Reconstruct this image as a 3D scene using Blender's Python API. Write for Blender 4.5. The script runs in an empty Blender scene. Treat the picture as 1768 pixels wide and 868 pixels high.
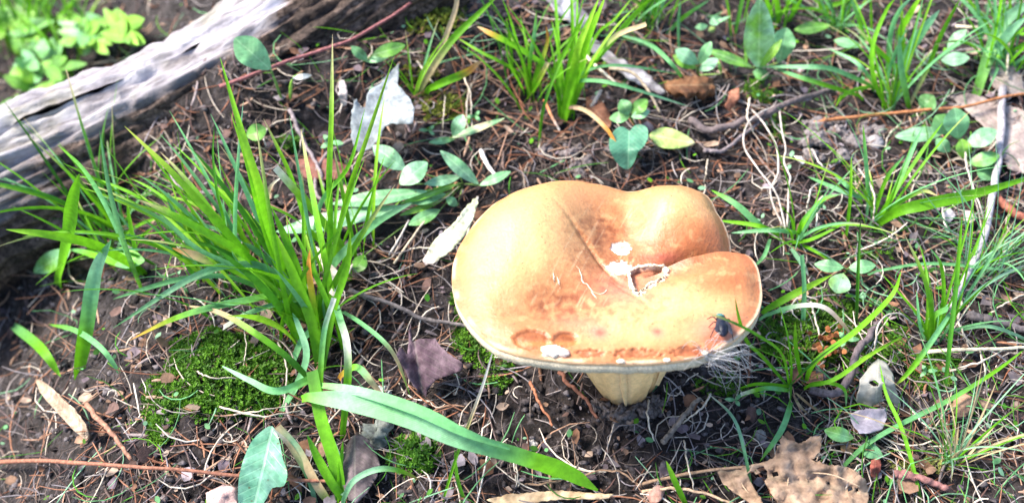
import bpy, math
import numpy as np
from mathutils import Vector
from mathutils.geometry import delaunay_2d_cdt

# ------------------------------------------------------------------ camera, world, sun, exposure
scene = bpy.context.scene
COL = scene.collection
PITCH = math.radians(52.0)
DIST = 0.53
HF = math.tan(math.radians(25.0))
FWD = np.array([0, math.cos(PITCH), -math.sin(PITCH)])
RGT = np.array([1.0, 0, 0])
UPV = np.array([0, math.sin(PITCH), math.cos(PITCH)])
CAM = -FWD * DIST

cd = bpy.data.cameras.new('camera')
cam = bpy.data.objects.new('camera', cd)
COL.objects.link(cam)
cam.location = CAM
cam.rotation_euler = (math.pi / 2 - PITCH, 0, 0)
cd.sensor_fit = 'HORIZONTAL'
cd.sensor_width = 36
cd.lens = 18 / HF
cd.clip_start = 0.01
cd.clip_end = 300
cd.dof.use_dof = True
cd.dof.focus_distance = 0.465
cd.dof.aperture_fstop = 7.5
scene.camera = cam

SUN_EL, SUN_AZ = math.radians(48), math.radians(-72)      # azimuth from +Y towards +X
w = bpy.data.worlds.new('World')
scene.world = w
w.use_nodes = True
wn = w.node_tree.nodes
wn.clear()
sky = wn.new('ShaderNodeTexSky')
sky.sky_type = 'NISHITA'
sky.sun_disc = False
sky.sun_elevation = SUN_EL
sky.sun_rotation = SUN_AZ
bg = wn.new('ShaderNodeBackground')
bg.inputs['Strength'].default_value = 0.09
wo = wn.new('ShaderNodeOutputWorld')
w.node_tree.links.new(sky.outputs[0], bg.inputs[0])
w.node_tree.links.new(bg.outputs[0], wo.inputs[0])

sl = bpy.data.lights.new('sun', 'SUN')
sl.energy = 2.6
sl.angle = math.radians(20)
sl.color = (1.0, 0.92, 0.80)
sun = bpy.data.objects.new('sun', sl)
COL.objects.link(sun)
sd = Vector((math.sin(SUN_AZ) * math.cos(SUN_EL), math.cos(SUN_AZ) * math.cos(SUN_EL), math.sin(SUN_EL)))
sun.rotation_euler = sd.to_track_quat('Z', 'Y').to_euler()
sun.location = sd * 3

scene.view_settings.view_transform = 'Standard'
scene.view_settings.look = 'None'
scene.view_settings.gamma = 1
scene.view_settings.use_curve_mapping = False
scene.view_settings.exposure = 2.2

rng = np.random.default_rng(7)

# ------------------------------------------------------------------ noise, terrain, pixel -> ground
def pn(x, y, seed=0):
    r = np.random.default_rng(1000 + seed)
    perm = r.permutation(512)
    ang = r.random(512) * 2 * np.pi
    gx, gy = np.cos(ang), np.sin(ang)
    x = np.asarray(x, float); y = np.asarray(y, float)
    xi = np.floor(x).astype(int); yi = np.floor(y).astype(int)
    xf = x - xi; yf = y - yi
    u = xf * xf * xf * (xf * (xf * 6 - 15) + 10); v = yf * yf * yf * (yf * (yf * 6 - 15) + 10)
    def g(ix, iy, dx, dy):
        h = perm[(perm[ix & 511] + iy) & 511]
        return gx[h] * dx + gy[h] * dy
    a = g(xi, yi, xf, yf); b = g(xi + 1, yi, xf - 1, yf)
    c = g(xi, yi + 1, xf, yf - 1); d = g(xi + 1, yi + 1, xf - 1, yf - 1)
    return (a + (b - a) * u) + ((c + (d - c) * u) - (a + (b - a) * u)) * v

def fbm(x, y, o=4, seed=0):
    s = 0; a = 1.0
    for i in range(o):
        s = s + a * pn(x * 2 ** i, y * 2 ** i, seed + i); a *= 0.5
    return s

def sstep(a, b, x):
    t = np.clip((x - a) / (b - a), 0, 1)
    return t * t * (3 - 2 * t)

def hit(px, py, z):
    a = (px - 884) / 884 * HF; b = (434 - py) / 884 * HF
    d = FWD + a * RGT + b * UPV
    return CAM + d * (z - CAM[2]) / d[2]
LOG_A, LOG_B = hit(-230, 455, -.085), hit(780, -62, .040)          # log axis
def ridge(x, y):
    dx, dy = LOG_B[0] - LOG_A[0], LOG_B[1] - LOG_A[1]; L = math.hypot(dx, dy)
    d = ((x - LOG_A[0]) * dy - (y - LOG_A[1]) * dx) / L            # positive on the mushroom side
    s = ((x - LOG_A[0]) * dx + (y - LOG_A[1]) * dy) / L / L
    return .026 * np.exp(-((d - .026) / .030) ** 2) * sstep(-.3, .1, s) * sstep(1.5, 1.0, s)
def T(x, y):
    near = np.exp(-(np.asarray(x) ** 2 + np.asarray(y) ** 2) / 4.0)
    return (ridge(x, y) + 0.011 * pn(x * 9 + 3.1, y * 9 + 1.7, 50) + 0.004 * pn(x * 27, y * 27, 51)
            - 0.15 * sstep(-0.13, -0.36, x) * near + 0.15 * pn(x * .4 + .5, y * .4 + .5, 52) * (1 - near))

def ray(px, py):
    px = np.asarray(px, float); py = np.asarray(py, float)
    a = (px - 884) / 884 * HF; b = (434 - py) / 884 * HF
    return FWD + a[..., None] * RGT + b[..., None] * UPV

def G(px, py, h=0.0):
    """point h centimetres above the ground on the sight line of a photo pixel"""
    d = ray(px, py); h = np.asarray(h, float) / 100.0
    t = (h - CAM[2]) / d[..., 2]
    for _ in range(8):
        p = CAM + d * t[..., None]
        t = (T(p[..., 0], p[..., 1]) + h - CAM[2]) / d[..., 2]
    return CAM + d * t[..., None]

def proj(P):
    q = np.asarray(P) - CAM
    z = q @ FWD
    return 884 + (q @ RGT) / z / HF * 884, 434 - (q @ UPV) / z / HF * 884, z

def upx(P):
    """metres per photo pixel at a point"""
    return ((np.asarray(P) - CAM) @ FWD) * HF / 884

# ------------------------------------------------------------------ mesh helpers
def mesh(name, V, F, col=None, uv=None, smooth=True):
    """F: list of index arrays, each (n,3) or (n,4)"""
    V = np.asarray(V, np.float32)
    if not isinstance(F, (list, tuple)): F = [F]
    F = [np.asarray(f, np.int32) for f in F if len(f)]
    me = bpy.data.meshes.new(name)
    me.vertices.add(len(V)); me.vertices.foreach_set('co', V.ravel())
    li = np.concatenate([f.ravel() for f in F])
    tot = np.concatenate([np.full(len(f), f.shape[1], np.int32) for f in F])
    st = np.concatenate([[0], np.cumsum(tot)[:-1]]).astype(np.int32)
    me.loops.add(len(li)); me.loops.foreach_set('vertex_index', li)
    me.polygons.add(len(tot)); me.polygons.foreach_set('loop_start', st)
    if smooth: me.polygons.foreach_set('use_smooth', np.ones(len(tot), bool))
    if uv is not None:
        l = me.uv_layers.new(name='UVMap')
        l.data.foreach_set('uv', np.asarray(uv, np.float32)[li].ravel())
    if col is not None:
        c = np.ones((len(V), 4), np.float32); c[:, :3] = col
        at = me.color_attributes.new('Col', 'FLOAT_COLOR', 'POINT')
        at.data.foreach_set('color', c.ravel())
    me.update(calc_edges=True); me.validate()
    return me

def link(name, me, mat, parent=None, org=None):
    o = bpy.data.objects.new(name, me)
    if mat: me.materials.append(mat)
    COL.objects.link(o)
    if parent: o.parent = parent
    elif org is not None: o.location = org
    return o

def build(name, V, F, mat, parent=None, col=None, uv=None, smooth=True, org=None):
    V = np.asarray(V, float)
    if parent is not None:
        o = np.array(parent.location)
        if parent.parent is not None: o = o + np.array(parent.parent.location)
    else:
        o = np.array(org) if org is not None else np.array([V[:, 0].mean(), V[:, 1].mean(), V[:, 2].min()])
    return link(name, mesh(name, V - o, F, col, uv, smooth), mat, parent, o)

def tag(o, label, cat, group=None):
    o['label'] = label; o['category'] = cat
    if group: o['group'] = group
    return o

def empty(name, loc, label, cat, group=None):
    o = bpy.data.objects.new(name, None); COL.objects.link(o)
    o.location = loc; o.empty_display_size = 0.01
    return tag(o, label, cat, group)

def stuff(o, label, cat):
    o['kind'] = 'stuff'
    return tag(o, label, cat)

def crom(P, n):
    P = np.asarray(P, float)
    if len(P) == 2:
        t = np.linspace(0, 1, n)[:, None]; return P[0] * (1 - t) + P[1] * t
    Q = np.vstack([2 * P[0] - P[1], P, 2 * P[-1] - P[-2]])
    u = np.linspace(0, len(P) - 1 - 1e-9, n); i = u.astype(int); f = (u - i)[:, None]
    a, b, c, d = Q[i], Q[i + 1], Q[i + 2], Q[i + 3]
    return 0.5 * (2 * b + (c - a) * f + (2 * a - 5 * b + 4 * c - d) * f ** 2 + (3 * b - a - 3 * c + d) * f ** 3)

def lerp_cols(cols, n):
    cols = np.asarray(cols, float)
    x = np.linspace(0, 1, n); xp = np.linspace(0, 1, len(cols))
    return np.stack([np.interp(x, xp, cols[:, k]) for k in range(3)], 1)

def frames(P):
    t = np.gradient(P, axis=0); t /= np.linalg.norm(t, axis=1)[:, None] + 1e-12
    return t

def tube(P, R, sides=6, cap=True):
    P = np.asarray(P, float); n = len(P); R = np.broadcast_to(R, (n,))
    t = frames(P)
    up = np.where(np.abs(t[:, 2:3]) > .9, np.array([[0, 1.0, 0]]), np.array([[0, 0, 1.0]]))
    a = np.cross(t, up); a /= np.linalg.norm(a, axis=1)[:, None]
    b = np.cross(a, t)
    th = np.arange(sides) / sides * 2 * np.pi
    V = P[:, None] + R[:, None, None] * (np.cos(th)[None, :, None] * a[:, None] + np.sin(th)[None, :, None] * b[:, None])
    V = V.reshape(-1, 3)
    i = np.arange(n - 1)[:, None] * sides; j = np.arange(sides)[None]; k = (j + 1) % sides
    F = np.stack([i + j, i + k, i + sides + k, i + sides + j], -1).reshape(-1, 4)
    tri = np.zeros((0, 3), int)
    if cap:
        V = np.vstack([V, P[0], P[-1]])
        c0, c1 = n * sides, n * sides + 1
        tri = np.concatenate([np.stack([np.full(sides, c0), (np.arange(sides) + 1) % sides, np.arange(sides)], 1),
                              np.stack([np.full(sides, c1), (n - 1) * sides + np.arange(sides), (n - 1) * sides + (np.arange(sides) + 1) % sides], 1)])
    return V, [F, tri]

def nrm(v):
    return v / (np.linalg.norm(v, axis=-1, keepdims=True) + 1e-12)

# ------------------------------------------------------------------ materials
def newmat(name):
    m = bpy.data.materials.new(name); m.use_nodes = True
    nt = m.node_tree
    return m, nt, nt.nodes, nt.links, nt.nodes['Principled BSDF']

def noise(N, L, vec, scale, detail=3, rough=.6):
    n = N.new('ShaderNodeTexNoise'); n.inputs['Scale'].default_value = scale
    n.inputs['Detail'].default_value = detail; n.inputs['Roughness'].default_value = rough
    if vec: L.new(vec, n.inputs['Vector'])
    return n.outputs['Fac']

def maprange(N, L, src, a, b, c, d):
    m = N.new('ShaderNodeMapRange')
    for k, v in zip(('From Min', 'From Max', 'To Min', 'To Max'), (a, b, c, d)): m.inputs[k].default_value = v
    L.new(src, m.inputs['Value']); return m.outputs['Result']

def mixc(N, L, fac, a, b, mode='MIX'):
    m = N.new('ShaderNodeMix'); m.data_type = 'RGBA'; m.blend_type = mode
    for sock, v in ((m.inputs['Factor'], fac), (m.inputs[6], a), (m.inputs[7], b)):
        if hasattr(v, 'links'): L.new(v, sock)
        elif sock == m.inputs['Factor']: sock.default_value = v
        else: sock.default_value = (*v, 1)
    return m.outputs[2]

def math2(N, L, op, a, b=None):
    m = N.new('ShaderNodeMath'); m.operation = op
    for i, v in enumerate((a, b)):
        if v is None: continue
        if hasattr(v, 'links'): L.new(v, m.inputs[i])
        else: m.inputs[i].default_value = v
    return m.outputs[0]

def attr_mat(name, rough=.6, transl=0.0, nscale=500, nstr=.35, bump=.3, spec=.4, veins=0.0, stripes=0.0, speck=None, sss=0):
    m, nt, N, L, P = newmat(name)
    at = N.new('ShaderNodeAttribute'); at.attribute_name = 'Col'
    tc = N.new('ShaderNodeTexCoord'); oc = tc.outputs['Object']
    f = noise(N, L, oc, nscale, 4)
    br = maprange(N, L, f, .3, .7, 1 - nstr, 1 + nstr)
    comb = N.new('ShaderNodeCombineColor')
    for s in range(3): L.new(br, comb.inputs[s])
    col = mixc(N, L, 1.0, at.outputs['Color'], comb.outputs[0], 'MULTIPLY')
    h = f
    if veins or stripes:
        uv = N.new('ShaderNodeSeparateXYZ'); L.new(tc.outputs['UV'], uv.inputs[0])
        au = math2(N, L, 'ABSOLUTE', uv.outputs[0])
    if veins:
        mid = maprange(N, L, au, .008, .022, 1, 0)
        q = math2(N, L, 'ADD', math2(N, L, 'MULTIPLY', uv.outputs[1], 9), math2(N, L, 'MULTIPLY', au, -7))
        w_ = math2(N, L, 'ABSOLUTE', math2(N, L, 'SUBTRACT', math2(N, L, 'FRACT', q), .5))
        side = math2(N, L, 'MULTIPLY', maprange(N, L, w_, .03, .1, 1, 0), .5)
        vv = math2(N, L, 'MULTIPLY', math2(N, L, 'MAXIMUM', mid, side), veins)
        col = mixc(N, L, vv, col, mixc(N, L, 1.0, col, (.25, .3, .2), 'ADD'))
        h = math2(N, L, 'SUBTRACT', f, math2(N, L, 'MULTIPLY', vv, 1.5))
    if stripes:
        s_ = math2(N, L, 'SINE', math2(N, L, 'MULTIPLY', uv.outputs[0], 40))
        h = math2(N, L, 'ADD', f, math2(N, L, 'MULTIPLY', s_, stripes))
        col = mixc(N, L, maprange(N, L, s_, -1, 1, 0, .22), col, mixc(N, L, 1.0, col, (.5, .6, .5), 'MULTIPLY'))
    if speck:
        v = N.new('ShaderNodeTexVoronoi'); v.inputs['Scale'].default_value = speck[0]; L.new(oc, v.inputs['Vector'])
        sp = maprange(N, L, v.outputs['Distance'], speck[1], speck[1] + .08, .8, 0)
        col = mixc(N, L, sp, col, speck[2])
    L.new(col, P.inputs['Base Color'])
    P.inputs['Roughness'].default_value = rough
    P.inputs['Specular IOR Level'].default_value = spec
    if sss:
        P.inputs['Subsurface Weight'].default_value = sss
        P.inputs['Subsurface Radius'].default_value = (1, .5, .25); P.inputs['Subsurface Scale'].default_value = .003
    if bump:
        b = N.new('ShaderNodeBump'); b.inputs['Strength'].default_value = bump; b.inputs['Distance'].default_value = .0006
        L.new(h, b.inputs['Height']); L.new(b.outputs[0], P.inputs['Normal'])
    if transl:
        tr = N.new('ShaderNodeBsdfTranslucent'); L.new(col, tr.inputs[0])
        mx = N.new('ShaderNodeMixShader'); mx.inputs[0].default_value = transl
        L.new(P.outputs[0], mx.inputs[1]); L.new(tr.outputs[0], mx.inputs[2])
        L.new(mx.outputs[0], N['Material Output'].inputs[0])
    return m

def soil_mat():
    m, nt, N, L, P = newmat('soil')
    tc = N.new('ShaderNodeTexCoord'); oc = tc.outputs['Object']
    n1 = noise(N, L, oc, 28, 4); n2 = noise(N, L, oc, 240, 5, .7); n3 = noise(N, L, oc, 900, 3, .7)
    c = mixc(N, L, maprange(N, L, n1, .38, .66, 0, 1), (.007, .005, .005), (.030, .023, .023))
    c = mixc(N, L, maprange(N, L, n2, .50, .74, 0, .8), c, (.105, .09, .098))
    c = mixc(N, L, maprange(N, L, n2, .28, .44, .85, 0), c, (.006, .004, .004))
    c = mixc(N, L, maprange(N, L, n3, .60, .72, 0, .6), c, (.14, .07, .04))
    L.new(c, P.inputs['Base Color'])
    P.inputs['Roughness'].default_value = .85; P.inputs['Specular IOR Level'].default_value = .3
    b = N.new('ShaderNodeBump'); b.inputs['Strength'].default_value = .9; b.inputs['Distance'].default_value = .0015
    L.new(math2(N, L, 'ADD', n2, math2(N, L, 'MULTIPLY', n3, .5)), b.inputs['Height']); L.new(b.outputs[0], P.inputs['Normal'])
    return m

def log_mat():
    m, nt, N, L, P = newmat('weathered_wood')
    tc = N.new('ShaderNodeTexCoord')
    mp = N.new('ShaderNodeMapping'); mp.inputs['Scale'].default_value = (60, 9, 1); L.new(tc.outputs['UV'], mp.inputs[0])
    mp2 = N.new('ShaderNodeMapping'); mp2.inputs['Scale'].default_value = (14, 4, 1); L.new(tc.outputs['UV'], mp2.inputs[0])
    g = noise(N, L, mp.outputs[0], 1, 6, .65); g2 = noise(N, L, mp2.outputs[0], 1, 4)
    oc = tc.outputs['Object']; fine = noise(N, L, oc, 350, 5, .7); pat = noise(N, L, oc, 22, 4)
    c = mixc(N, L, maprange(N, L, g, .32, .68, 0, 1), (.09, .075, .08), (.45, .425, .46))
    c = mixc(N, L, maprange(N, L, g2, .52, .7, 0, .7), c, (.60, .58, .65))
    c = mixc(N, L, maprange(N, L, pat, .54, .72, 0, .35), c, (.30, .30, .14))
    at = N.new('ShaderNodeAttribute'); at.attribute_name = 'Col'     # rotten, earth-stained flank
    rot = maprange(N, L, math2(N, L, 'ADD', at.outputs['Fac'], math2(N, L, 'MULTIPLY', math2(N, L, 'SUBTRACT', math2(N, L, 'ADD', math2(N, L, 'MULTIPLY', g, .6), math2(N, L, 'MULTIPLY', pat, .4)), .5), 2.2)), .32, .68, 0, 1)
    rc = mixc(N, L, maprange(N, L, fine, .38, .66, 0, 1), (.03, .02, .016), (.24, .17, .14))
    rc = mixc(N, L, maprange(N, L, noise(N, L, oc, 55, 5, .7), .42, .62, .75, 0), rc, (.012, .008, .007))
    c = mixc(N, L, rot, c, rc)
    L.new(c, P.inputs['Base Color']); P.inputs['Roughness'].default_value = .85; P.inputs['Specular IOR Level'].default_value = .25
    b = N.new('ShaderNodeBump'); b.inputs['Strength'].default_value = .8; b.inputs['Distance'].default_value = .002
    L.new(math2(N, L, 'ADD', g, math2(N, L, 'MULTIPLY', fine, .6)), b.inputs['Height']); L.new(b.outputs[0], P.inputs['Normal'])
    return m

M_SOIL = soil_mat(); M_LOG = log_mat()
M_BLADE = attr_mat('grass_blade', .5, .36, 300, .22, .25, .3, stripes=.4)
M_LEAF = attr_mat('green_leaf', .42, .25, 300, .28, .35, .5, veins=.38, speck=(190, .05, (.12, .10, .04)))
M_DEAD = attr_mat('dead_leaf', .75, .08, 260, .5, .8, .25, veins=.12)
M_HOLED = attr_mat('leathery_dead_leaf', .45, .05, 220, .35, .5, .5, veins=.15)
M_LITTER = attr_mat('plant_litter', .7, 0, 700, .4, .3, .3)
M_TWIG = attr_mat('twig_bark', .75, 0, 500, .5, .8, .3)
M_CLOD = attr_mat('soil_clod', .9, 0, 700, .6, 1.0, .2)
M_MOSS = attr_mat('moss', .6, .2, 200, .35, 0, .3)
M_CAP = attr_mat('cap_skin', .46, 0, 700, .13, .55, .45, sss=.1, speck=(260, .035, (.14, .06, .03)))
cb_ = M_CAP.node_tree.nodes['Principled BSDF']
cb_.inputs['Coat Weight'].default_value = .12; cb_.inputs['Coat Roughness'].default_value = .35; cb_.inputs['Coat IOR'].default_value = 1.45
M_FLESH = attr_mat('pale_flesh', .65, 0, 600, .14, .8, .3, sss=.12)
M_PORE = attr_mat('pore_surface', .8, 0, 1500, .28, 1.0, .2)
M_STONE = attr_mat('stone', .85, 0, 320, .5, 1.0, .3)
M_FLUFF = attr_mat('seed_hair', .4, .3, 100, .1, 0, .5)
M_FLY = attr_mat('fly_shell', .4, 0, 900, .3, .4, .3)
M_WING = attr_mat('fly_wing', .4, .15, 900, .3, .3, .3)

PAL = dict(g=(.15, .43, .012), l=(.27, .55, .03), d=(.06, .23, .015), b=(.16, .43, .17), c=(.27, .53, .31), y=(.42, .50, .06),
           s=(.58, .44, .26), w=(.82, .79, .72), o=(.62, .27, .05), r=(.42, .12, .06), n=(.22, .13, .07), p=(.62, .36, .30),
           k=(.03, .025, .02), e=(.34, .29, .27), v=(.17, .11, .14))
def pal(s): return [PAL[c] for c in s]

# ------------------------------------------------------------------ ground
def axis(lo, hi, step, far):
    a = list(np.arange(lo, hi + step / 2, step))
    d, x = step, a[-1]
    while x < far: d *= 1.22; x += d; a.append(x)
    d, x = step, a[0]; pre = []
    while x > -far: d *= 1.22; x -= d; pre.append(x)
    return np.array(pre[::-1] + a)
xs = axis(-.37, .37, .0013, 60); ys = axis(-.21, .29, .0013, 60)
X, Y = np.meshgrid(xs, ys)
near = np.exp(-(X ** 2 + Y ** 2) / .5)
rough = (.0034 * fbm(X * 70, Y * 70, 4, 60) + .0022 * np.abs(fbm(X * 190, Y * 190, 3, 70)) + .0022 * fbm(X * 22, Y * 22, 2, 77)) * near
Z = T(X, Y) + rough - .0012
nx, ny = len(xs), len(ys)
i = np.arange(ny - 1)[:, None] * nx + np.arange(nx - 1)[None]
ground = build('ground', np.stack([X, Y, Z], -1).reshape(-1, 3), np.stack([i, i + 1, i + nx + 1, i + nx], -1).reshape(-1, 4), M_SOIL, org=(0, 0, 0))
ground['kind'] = 'structure'

# ------------------------------------------------------------------ fallen log
def make_log():
    A, B = LOG_A, LOG_B
    n, m = 300, 150
    s = np.linspace(0, 1, n); L = np.linalg.norm(B - A)
    t = nrm(B - A); side = nrm(np.cross(t, [0, 0, 1.0])); up = np.cross(side, t)
    P = A + (B - A) * s[:, None] + up * (.006 * np.sin(s * 7 + .4))[:, None] + side * (.006 * np.sin(s * 5))[:, None]
    th = np.linspace(-np.pi * 1.5, np.pi * .5, m)          # seam underneath
    S, TH = np.meshgrid(s, th, indexing='ij')
    R = .050 - .019 * S
    nz = fbm(TH * 3.2, S * L * 9, 4, 90)
    ridge = -np.abs(fbm(TH * 6.5 + nz * .6, S * L * 5, 3, 95))
    R = R * (1 + .16 * nz + .22 * ridge + .1 * fbm(TH * 12, S * L * 40, 3, 99))
    d = np.cos(TH)[..., None] * side + np.sin(TH)[..., None] * up
    V = P[:, None] + d * R[..., None]
    # earth-stained lower front flank (side vector points towards the mushroom)
    el = np.degrees(np.arctan2(np.sin(TH), np.cos(TH)))
    front = np.where(side[1] < 0, 1, -1)
    face = np.cos(TH) * front
    stain = sstep(.55, .98, face) * sstep(.6, -.2, np.sin(TH)) + sstep(-.1, -.5, np.sin(TH))
    stain = np.clip(stain + sstep(.08, .55, S) * sstep(.2, .75, face) + sstep(.68, .85, S) * sstep(-.3, .3, face), 0, 1)
    V = V.reshape(-1, 3)
    i = np.arange(n - 1)[:, None] * m + np.arange(m - 1)[None]
    F = np.stack([i, i + m, i + m + 1, i + 1], -1).reshape(-1, 4)
    V = np.vstack([V, P[0], P[-1]]); k = np.arange(m - 1)
    tri = np.concatenate([np.stack([np.full(m - 1, n * m), k, k + 1], 1), np.stack([np.full(m - 1, n * m + 1), (n - 1) * m + k + 1, (n - 1) * m + k], 1)])
    c = np.concatenate([stain.ravel(), [1, 1]])[:, None].repeat(3, 1)
    uv = np.concatenate([np.stack([TH / 6.283, S * L * 4], -1).reshape(-1, 2), [[0, 0], [0, 0]]])
    o = build('fallen_log', V, [F, tri], M_LOG, col=c, uv=uv)
    tag(o, 'thick weathered grey log with furrowed wood and earthy brown flank lying on the soil', 'log')
make_log()

# ------------------------------------------------------------------ mushroom
CAPC = G(1085, 470, 6.6)
TAU = math.radians(13)
CN = np.array([0, math.sin(TAU), math.cos(TAU)]); C1 = RGT; C2 = np.cross(CN, C1)
def on_plane(px, py):
    d = ray(px, py); t = ((CAPC - CAM) @ CN) / (d @ CN)
    return CAM + d * t[..., None]
def make_mushroom():
    base = G(1086, 692, 0)
    root = empty('mushroom', base, 'large tan-orange mushroom with cracked, split and nibbled cap on a stout pale stem', 'mushroom')
    rim = np.array([(1270, 462), (1269, 448), (1268, 430), (1262, 405), (1248, 383), (1236, 370), (1230, 350), (1220, 334), (1203, 325), (1180, 322), (1150, 325), (1120, 328), (1085, 328),
           (1060, 323), (1030, 319), (990, 319), (950, 326), (910, 339), (870, 358), (838, 382), (812, 408), (792, 437), (782, 466), (782, 495), (790, 525), (806, 553),
           (830, 580), (860, 601), (900, 613), (950, 620), (1000, 624), (1050, 627), (1100, 626), (1150, 623), (1200, 616), (1240, 603), (1272, 583), (1297, 557), (1312, 530),
           (1317, 505), (1313, 482), (1303, 462), (1292, 452), (1284, 450)], float)
    q = on_plane(rim[:, 0], rim[:, 1]) - CAPC
    a, b = q @ C1, q @ C2
    ph = np.unwrap(np.arctan2(b, a)); rr = np.hypot(a, b)
    pc = math.atan2((on_plane(np.array(1284.), np.array(450.)) - CAPC) @ C2, (on_plane(np.array(1284.), np.array(450.)) - CAPC) @ C1)
    ph[:2] = [pc - .16, pc + .0]; rr[0] = rr[1]
    for k in range(2, len(ph)): ph[k] = max(ph[k], ph[k - 1] + 1e-3)
    n, m = 520, 170
    ang = np.linspace(ph[0], ph[-1], n)
    r = np.interp(ang, ph, rr)
    kern = np.array([1, 2, 3, 2, 1]) / 9.; rs = np.convolve(np.pad(r, 2, 'edge'), kern, 'valid')
    r = rs * (1 + .004 * pn(ang * 9, ang * 0, 12))
    rho = np.linspace(0.004, 1, m) ** .85
    A, RH = np.meshgrid(ang, rho, indexing='ij')
    x = r[:, None] * RH * np.cos(A); y = r[:, None] * RH * np.sin(A)
    P0 = CAPC + x[..., None] * C1 + y[..., None] * C2
    px, py, _ = proj(P0)
    def gs(cx, cy, sx, sy, rot=0):
        c, s = math.cos(math.radians(rot)), math.sin(math.radians(rot))
        u = (px - cx) * c + (py - cy) * s; v = -(px - cx) * s + (py - cy) * c
        return np.exp(-.5 * ((u / sx) ** 2 + (v / sy) ** 2))
    h = .55 * (1 - RH ** 2) + .0 * RH
    h += 1.40 * gs(905, 420, 85, 62, -25) + 1.05 * gs(1168, 378, 55, 30, 10) + .25 * gs(1000, 350, 80, 25)
    h -= .85 * gs(1085, 462, 70, 42) + .50 * gs(1040, 398, 36, 30) + .30 * gs(965, 528, 45, 24) + .30 * gs(1085, 372, 24, 40)
    h += .22 * gs(1205, 500, 70, 13, -8) + .16 * gs(1080, 565, 90, 13) + .15 * gs(900, 520, 50, 22) - .12 * gs(1190, 470, 70, 9, -4)
    h += .10 * fbm(px / 80, py / 55, 2, 31) + .012 * fbm(px / 22, py / 18, 3, 35)
    crease = np.exp(-(((px - 1040) * .62 - (py - 455) * .78) / 5.) ** 2) * gs(1035, 450, 45, 40); h -= .22 * crease
    crease2 = np.exp(-((py - 505 + (px - 1085) * -.9) / 7.) ** 2) * gs(1085, 505, 30, 30); h -= .10 * crease2
    # the cleft: the upper lobe dives under the raised lip of the lower lobe
    du = A - pc; dl = ph[-1] - A
    out = sstep(.12, .55, RH)
    h -= (1.7 * np.exp(-(np.clip(du + .12, 0, 9) / .34) ** 2)) * out
    h += (.42 * np.exp(-(dl / .30) ** 2)) * out
    edge = sstep(.80, 1, RH)
    h -= .26 * edge ** 2 * (1 - .6 * np.exp(-(dl / .2) ** 2))
    h += .30 * sstep(.7, 1, RH) * sstep(480, 610, py)
    px, py, _ = proj(P0 + CN * (h / 100)[..., None])
    # nibbled places
    col = np.ones(px.shape + (3,)) * np.array([.41, .145, .054])
    def blend(c, f): col[:] = col * (1 - f[..., None]) + np.array(c) * f[..., None]
    n1 = fbm(px / 60, py / 40, 4, 41); n2 = fbm(px / 16, py / 13, 4, 45); n3 = fbm(px / 9, py / 30, 3, 48)
    blend((.48, .20, .07), np.clip(.5 + 1.2 * n1, 0, 1) * .5)
    blend((.66, .40, .17), .85 * np.clip(gs(1190, 515, 65, 22) + gs(1090, 555, 70, 28) + .7 * gs(1190, 350, 60, 22) + 1.1 * gs(905, 405, 78, 58, -20), 0, 1))  # yellowish skin zones, plus a bright highlight painted into the left bulge's colour
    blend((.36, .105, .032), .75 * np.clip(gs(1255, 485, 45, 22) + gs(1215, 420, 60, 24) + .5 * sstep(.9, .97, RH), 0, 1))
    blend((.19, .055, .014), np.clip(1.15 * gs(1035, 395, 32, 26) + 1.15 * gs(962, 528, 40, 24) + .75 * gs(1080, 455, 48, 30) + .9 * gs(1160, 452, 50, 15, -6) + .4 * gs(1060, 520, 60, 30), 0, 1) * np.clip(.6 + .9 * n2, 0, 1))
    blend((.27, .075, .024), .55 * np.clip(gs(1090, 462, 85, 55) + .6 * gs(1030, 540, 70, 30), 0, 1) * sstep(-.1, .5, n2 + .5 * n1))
    blend((.62, .36, .16), .35 * sstep(.15, .55, fbm(px / 28, py / 20, 4, 58)))
    fib = fbm((px - 1090) / 5 + (py - 470) / 9, np.hypot(px - 1090, py - 470) / 40, 3, 47); blend((.74, .52, .30), .5 * sstep(.25, .6, fib) * np.clip(gs(1000, 470, 70, 60) + gs(1040, 400, 40, 30), 0, 1))
    blend((.50, .16, .115), .75 * np.clip(gs(1240, 570, 32, 20) + gs(1035, 574, 14, 9) + gs(1135, 573, 10, 8) + .8 * gs(1080, 500, 40, 22) + .5 * gs(1000, 560, 30, 12), 0, 1))
    blend((.30, .06, .035), .7 * np.clip(.1 * gs(1242, 568, 18, 12) + gs(1036, 574, 5, 4) + gs(1135, 572, 4, 3) + gs(1150, 445, 24, 8), 0, 1))
    blend((.83, .80, .72), np.clip(sstep(.25, .4, n3 * gs(1000, 465, 60, 45) + .1 * gs(1000, 465, 50, 40)), 0, 1) * .0)
    def blob(cx, cy, sx, sy, ns=.25, seed=0):
        e = np.hypot((px - cx) / sx, (py - cy) / sy) + ns * fbm(px / 9, py / 7, 3, 200 + seed)
        return sstep(1.1, .9, e)
    for k, (cx, cy, sx, sy) in enumerate([(918, 585, 31, 17), (976, 585, 22, 13), (1100, 609, 40, 8), (1188, 606, 27, 9), (1018, 609, 22, 7)]):
        f = blob(cx, cy, sx, sy, .14 if k < 2 else .6, k)
        h -= (.11 if k < 2 else .07 + .06 * n2) * f
        blend((.20, .05, .008) if k < 2 else (.30, .085, .03), .92 * f * np.clip(.8 + .6 * n2, .5, 1))
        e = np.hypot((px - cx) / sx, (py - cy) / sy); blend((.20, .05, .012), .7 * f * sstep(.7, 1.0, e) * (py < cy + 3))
        blend((.60, .26, .06), .35 * f * np.exp(-((py - cy - sy * .3) / (sy * .35)) ** 2) * (k < 2))
    f = blob(1072, 428, 17, 11, .35, 20); h -= .08 * f; blend((.86, .82, .75), f)
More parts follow.
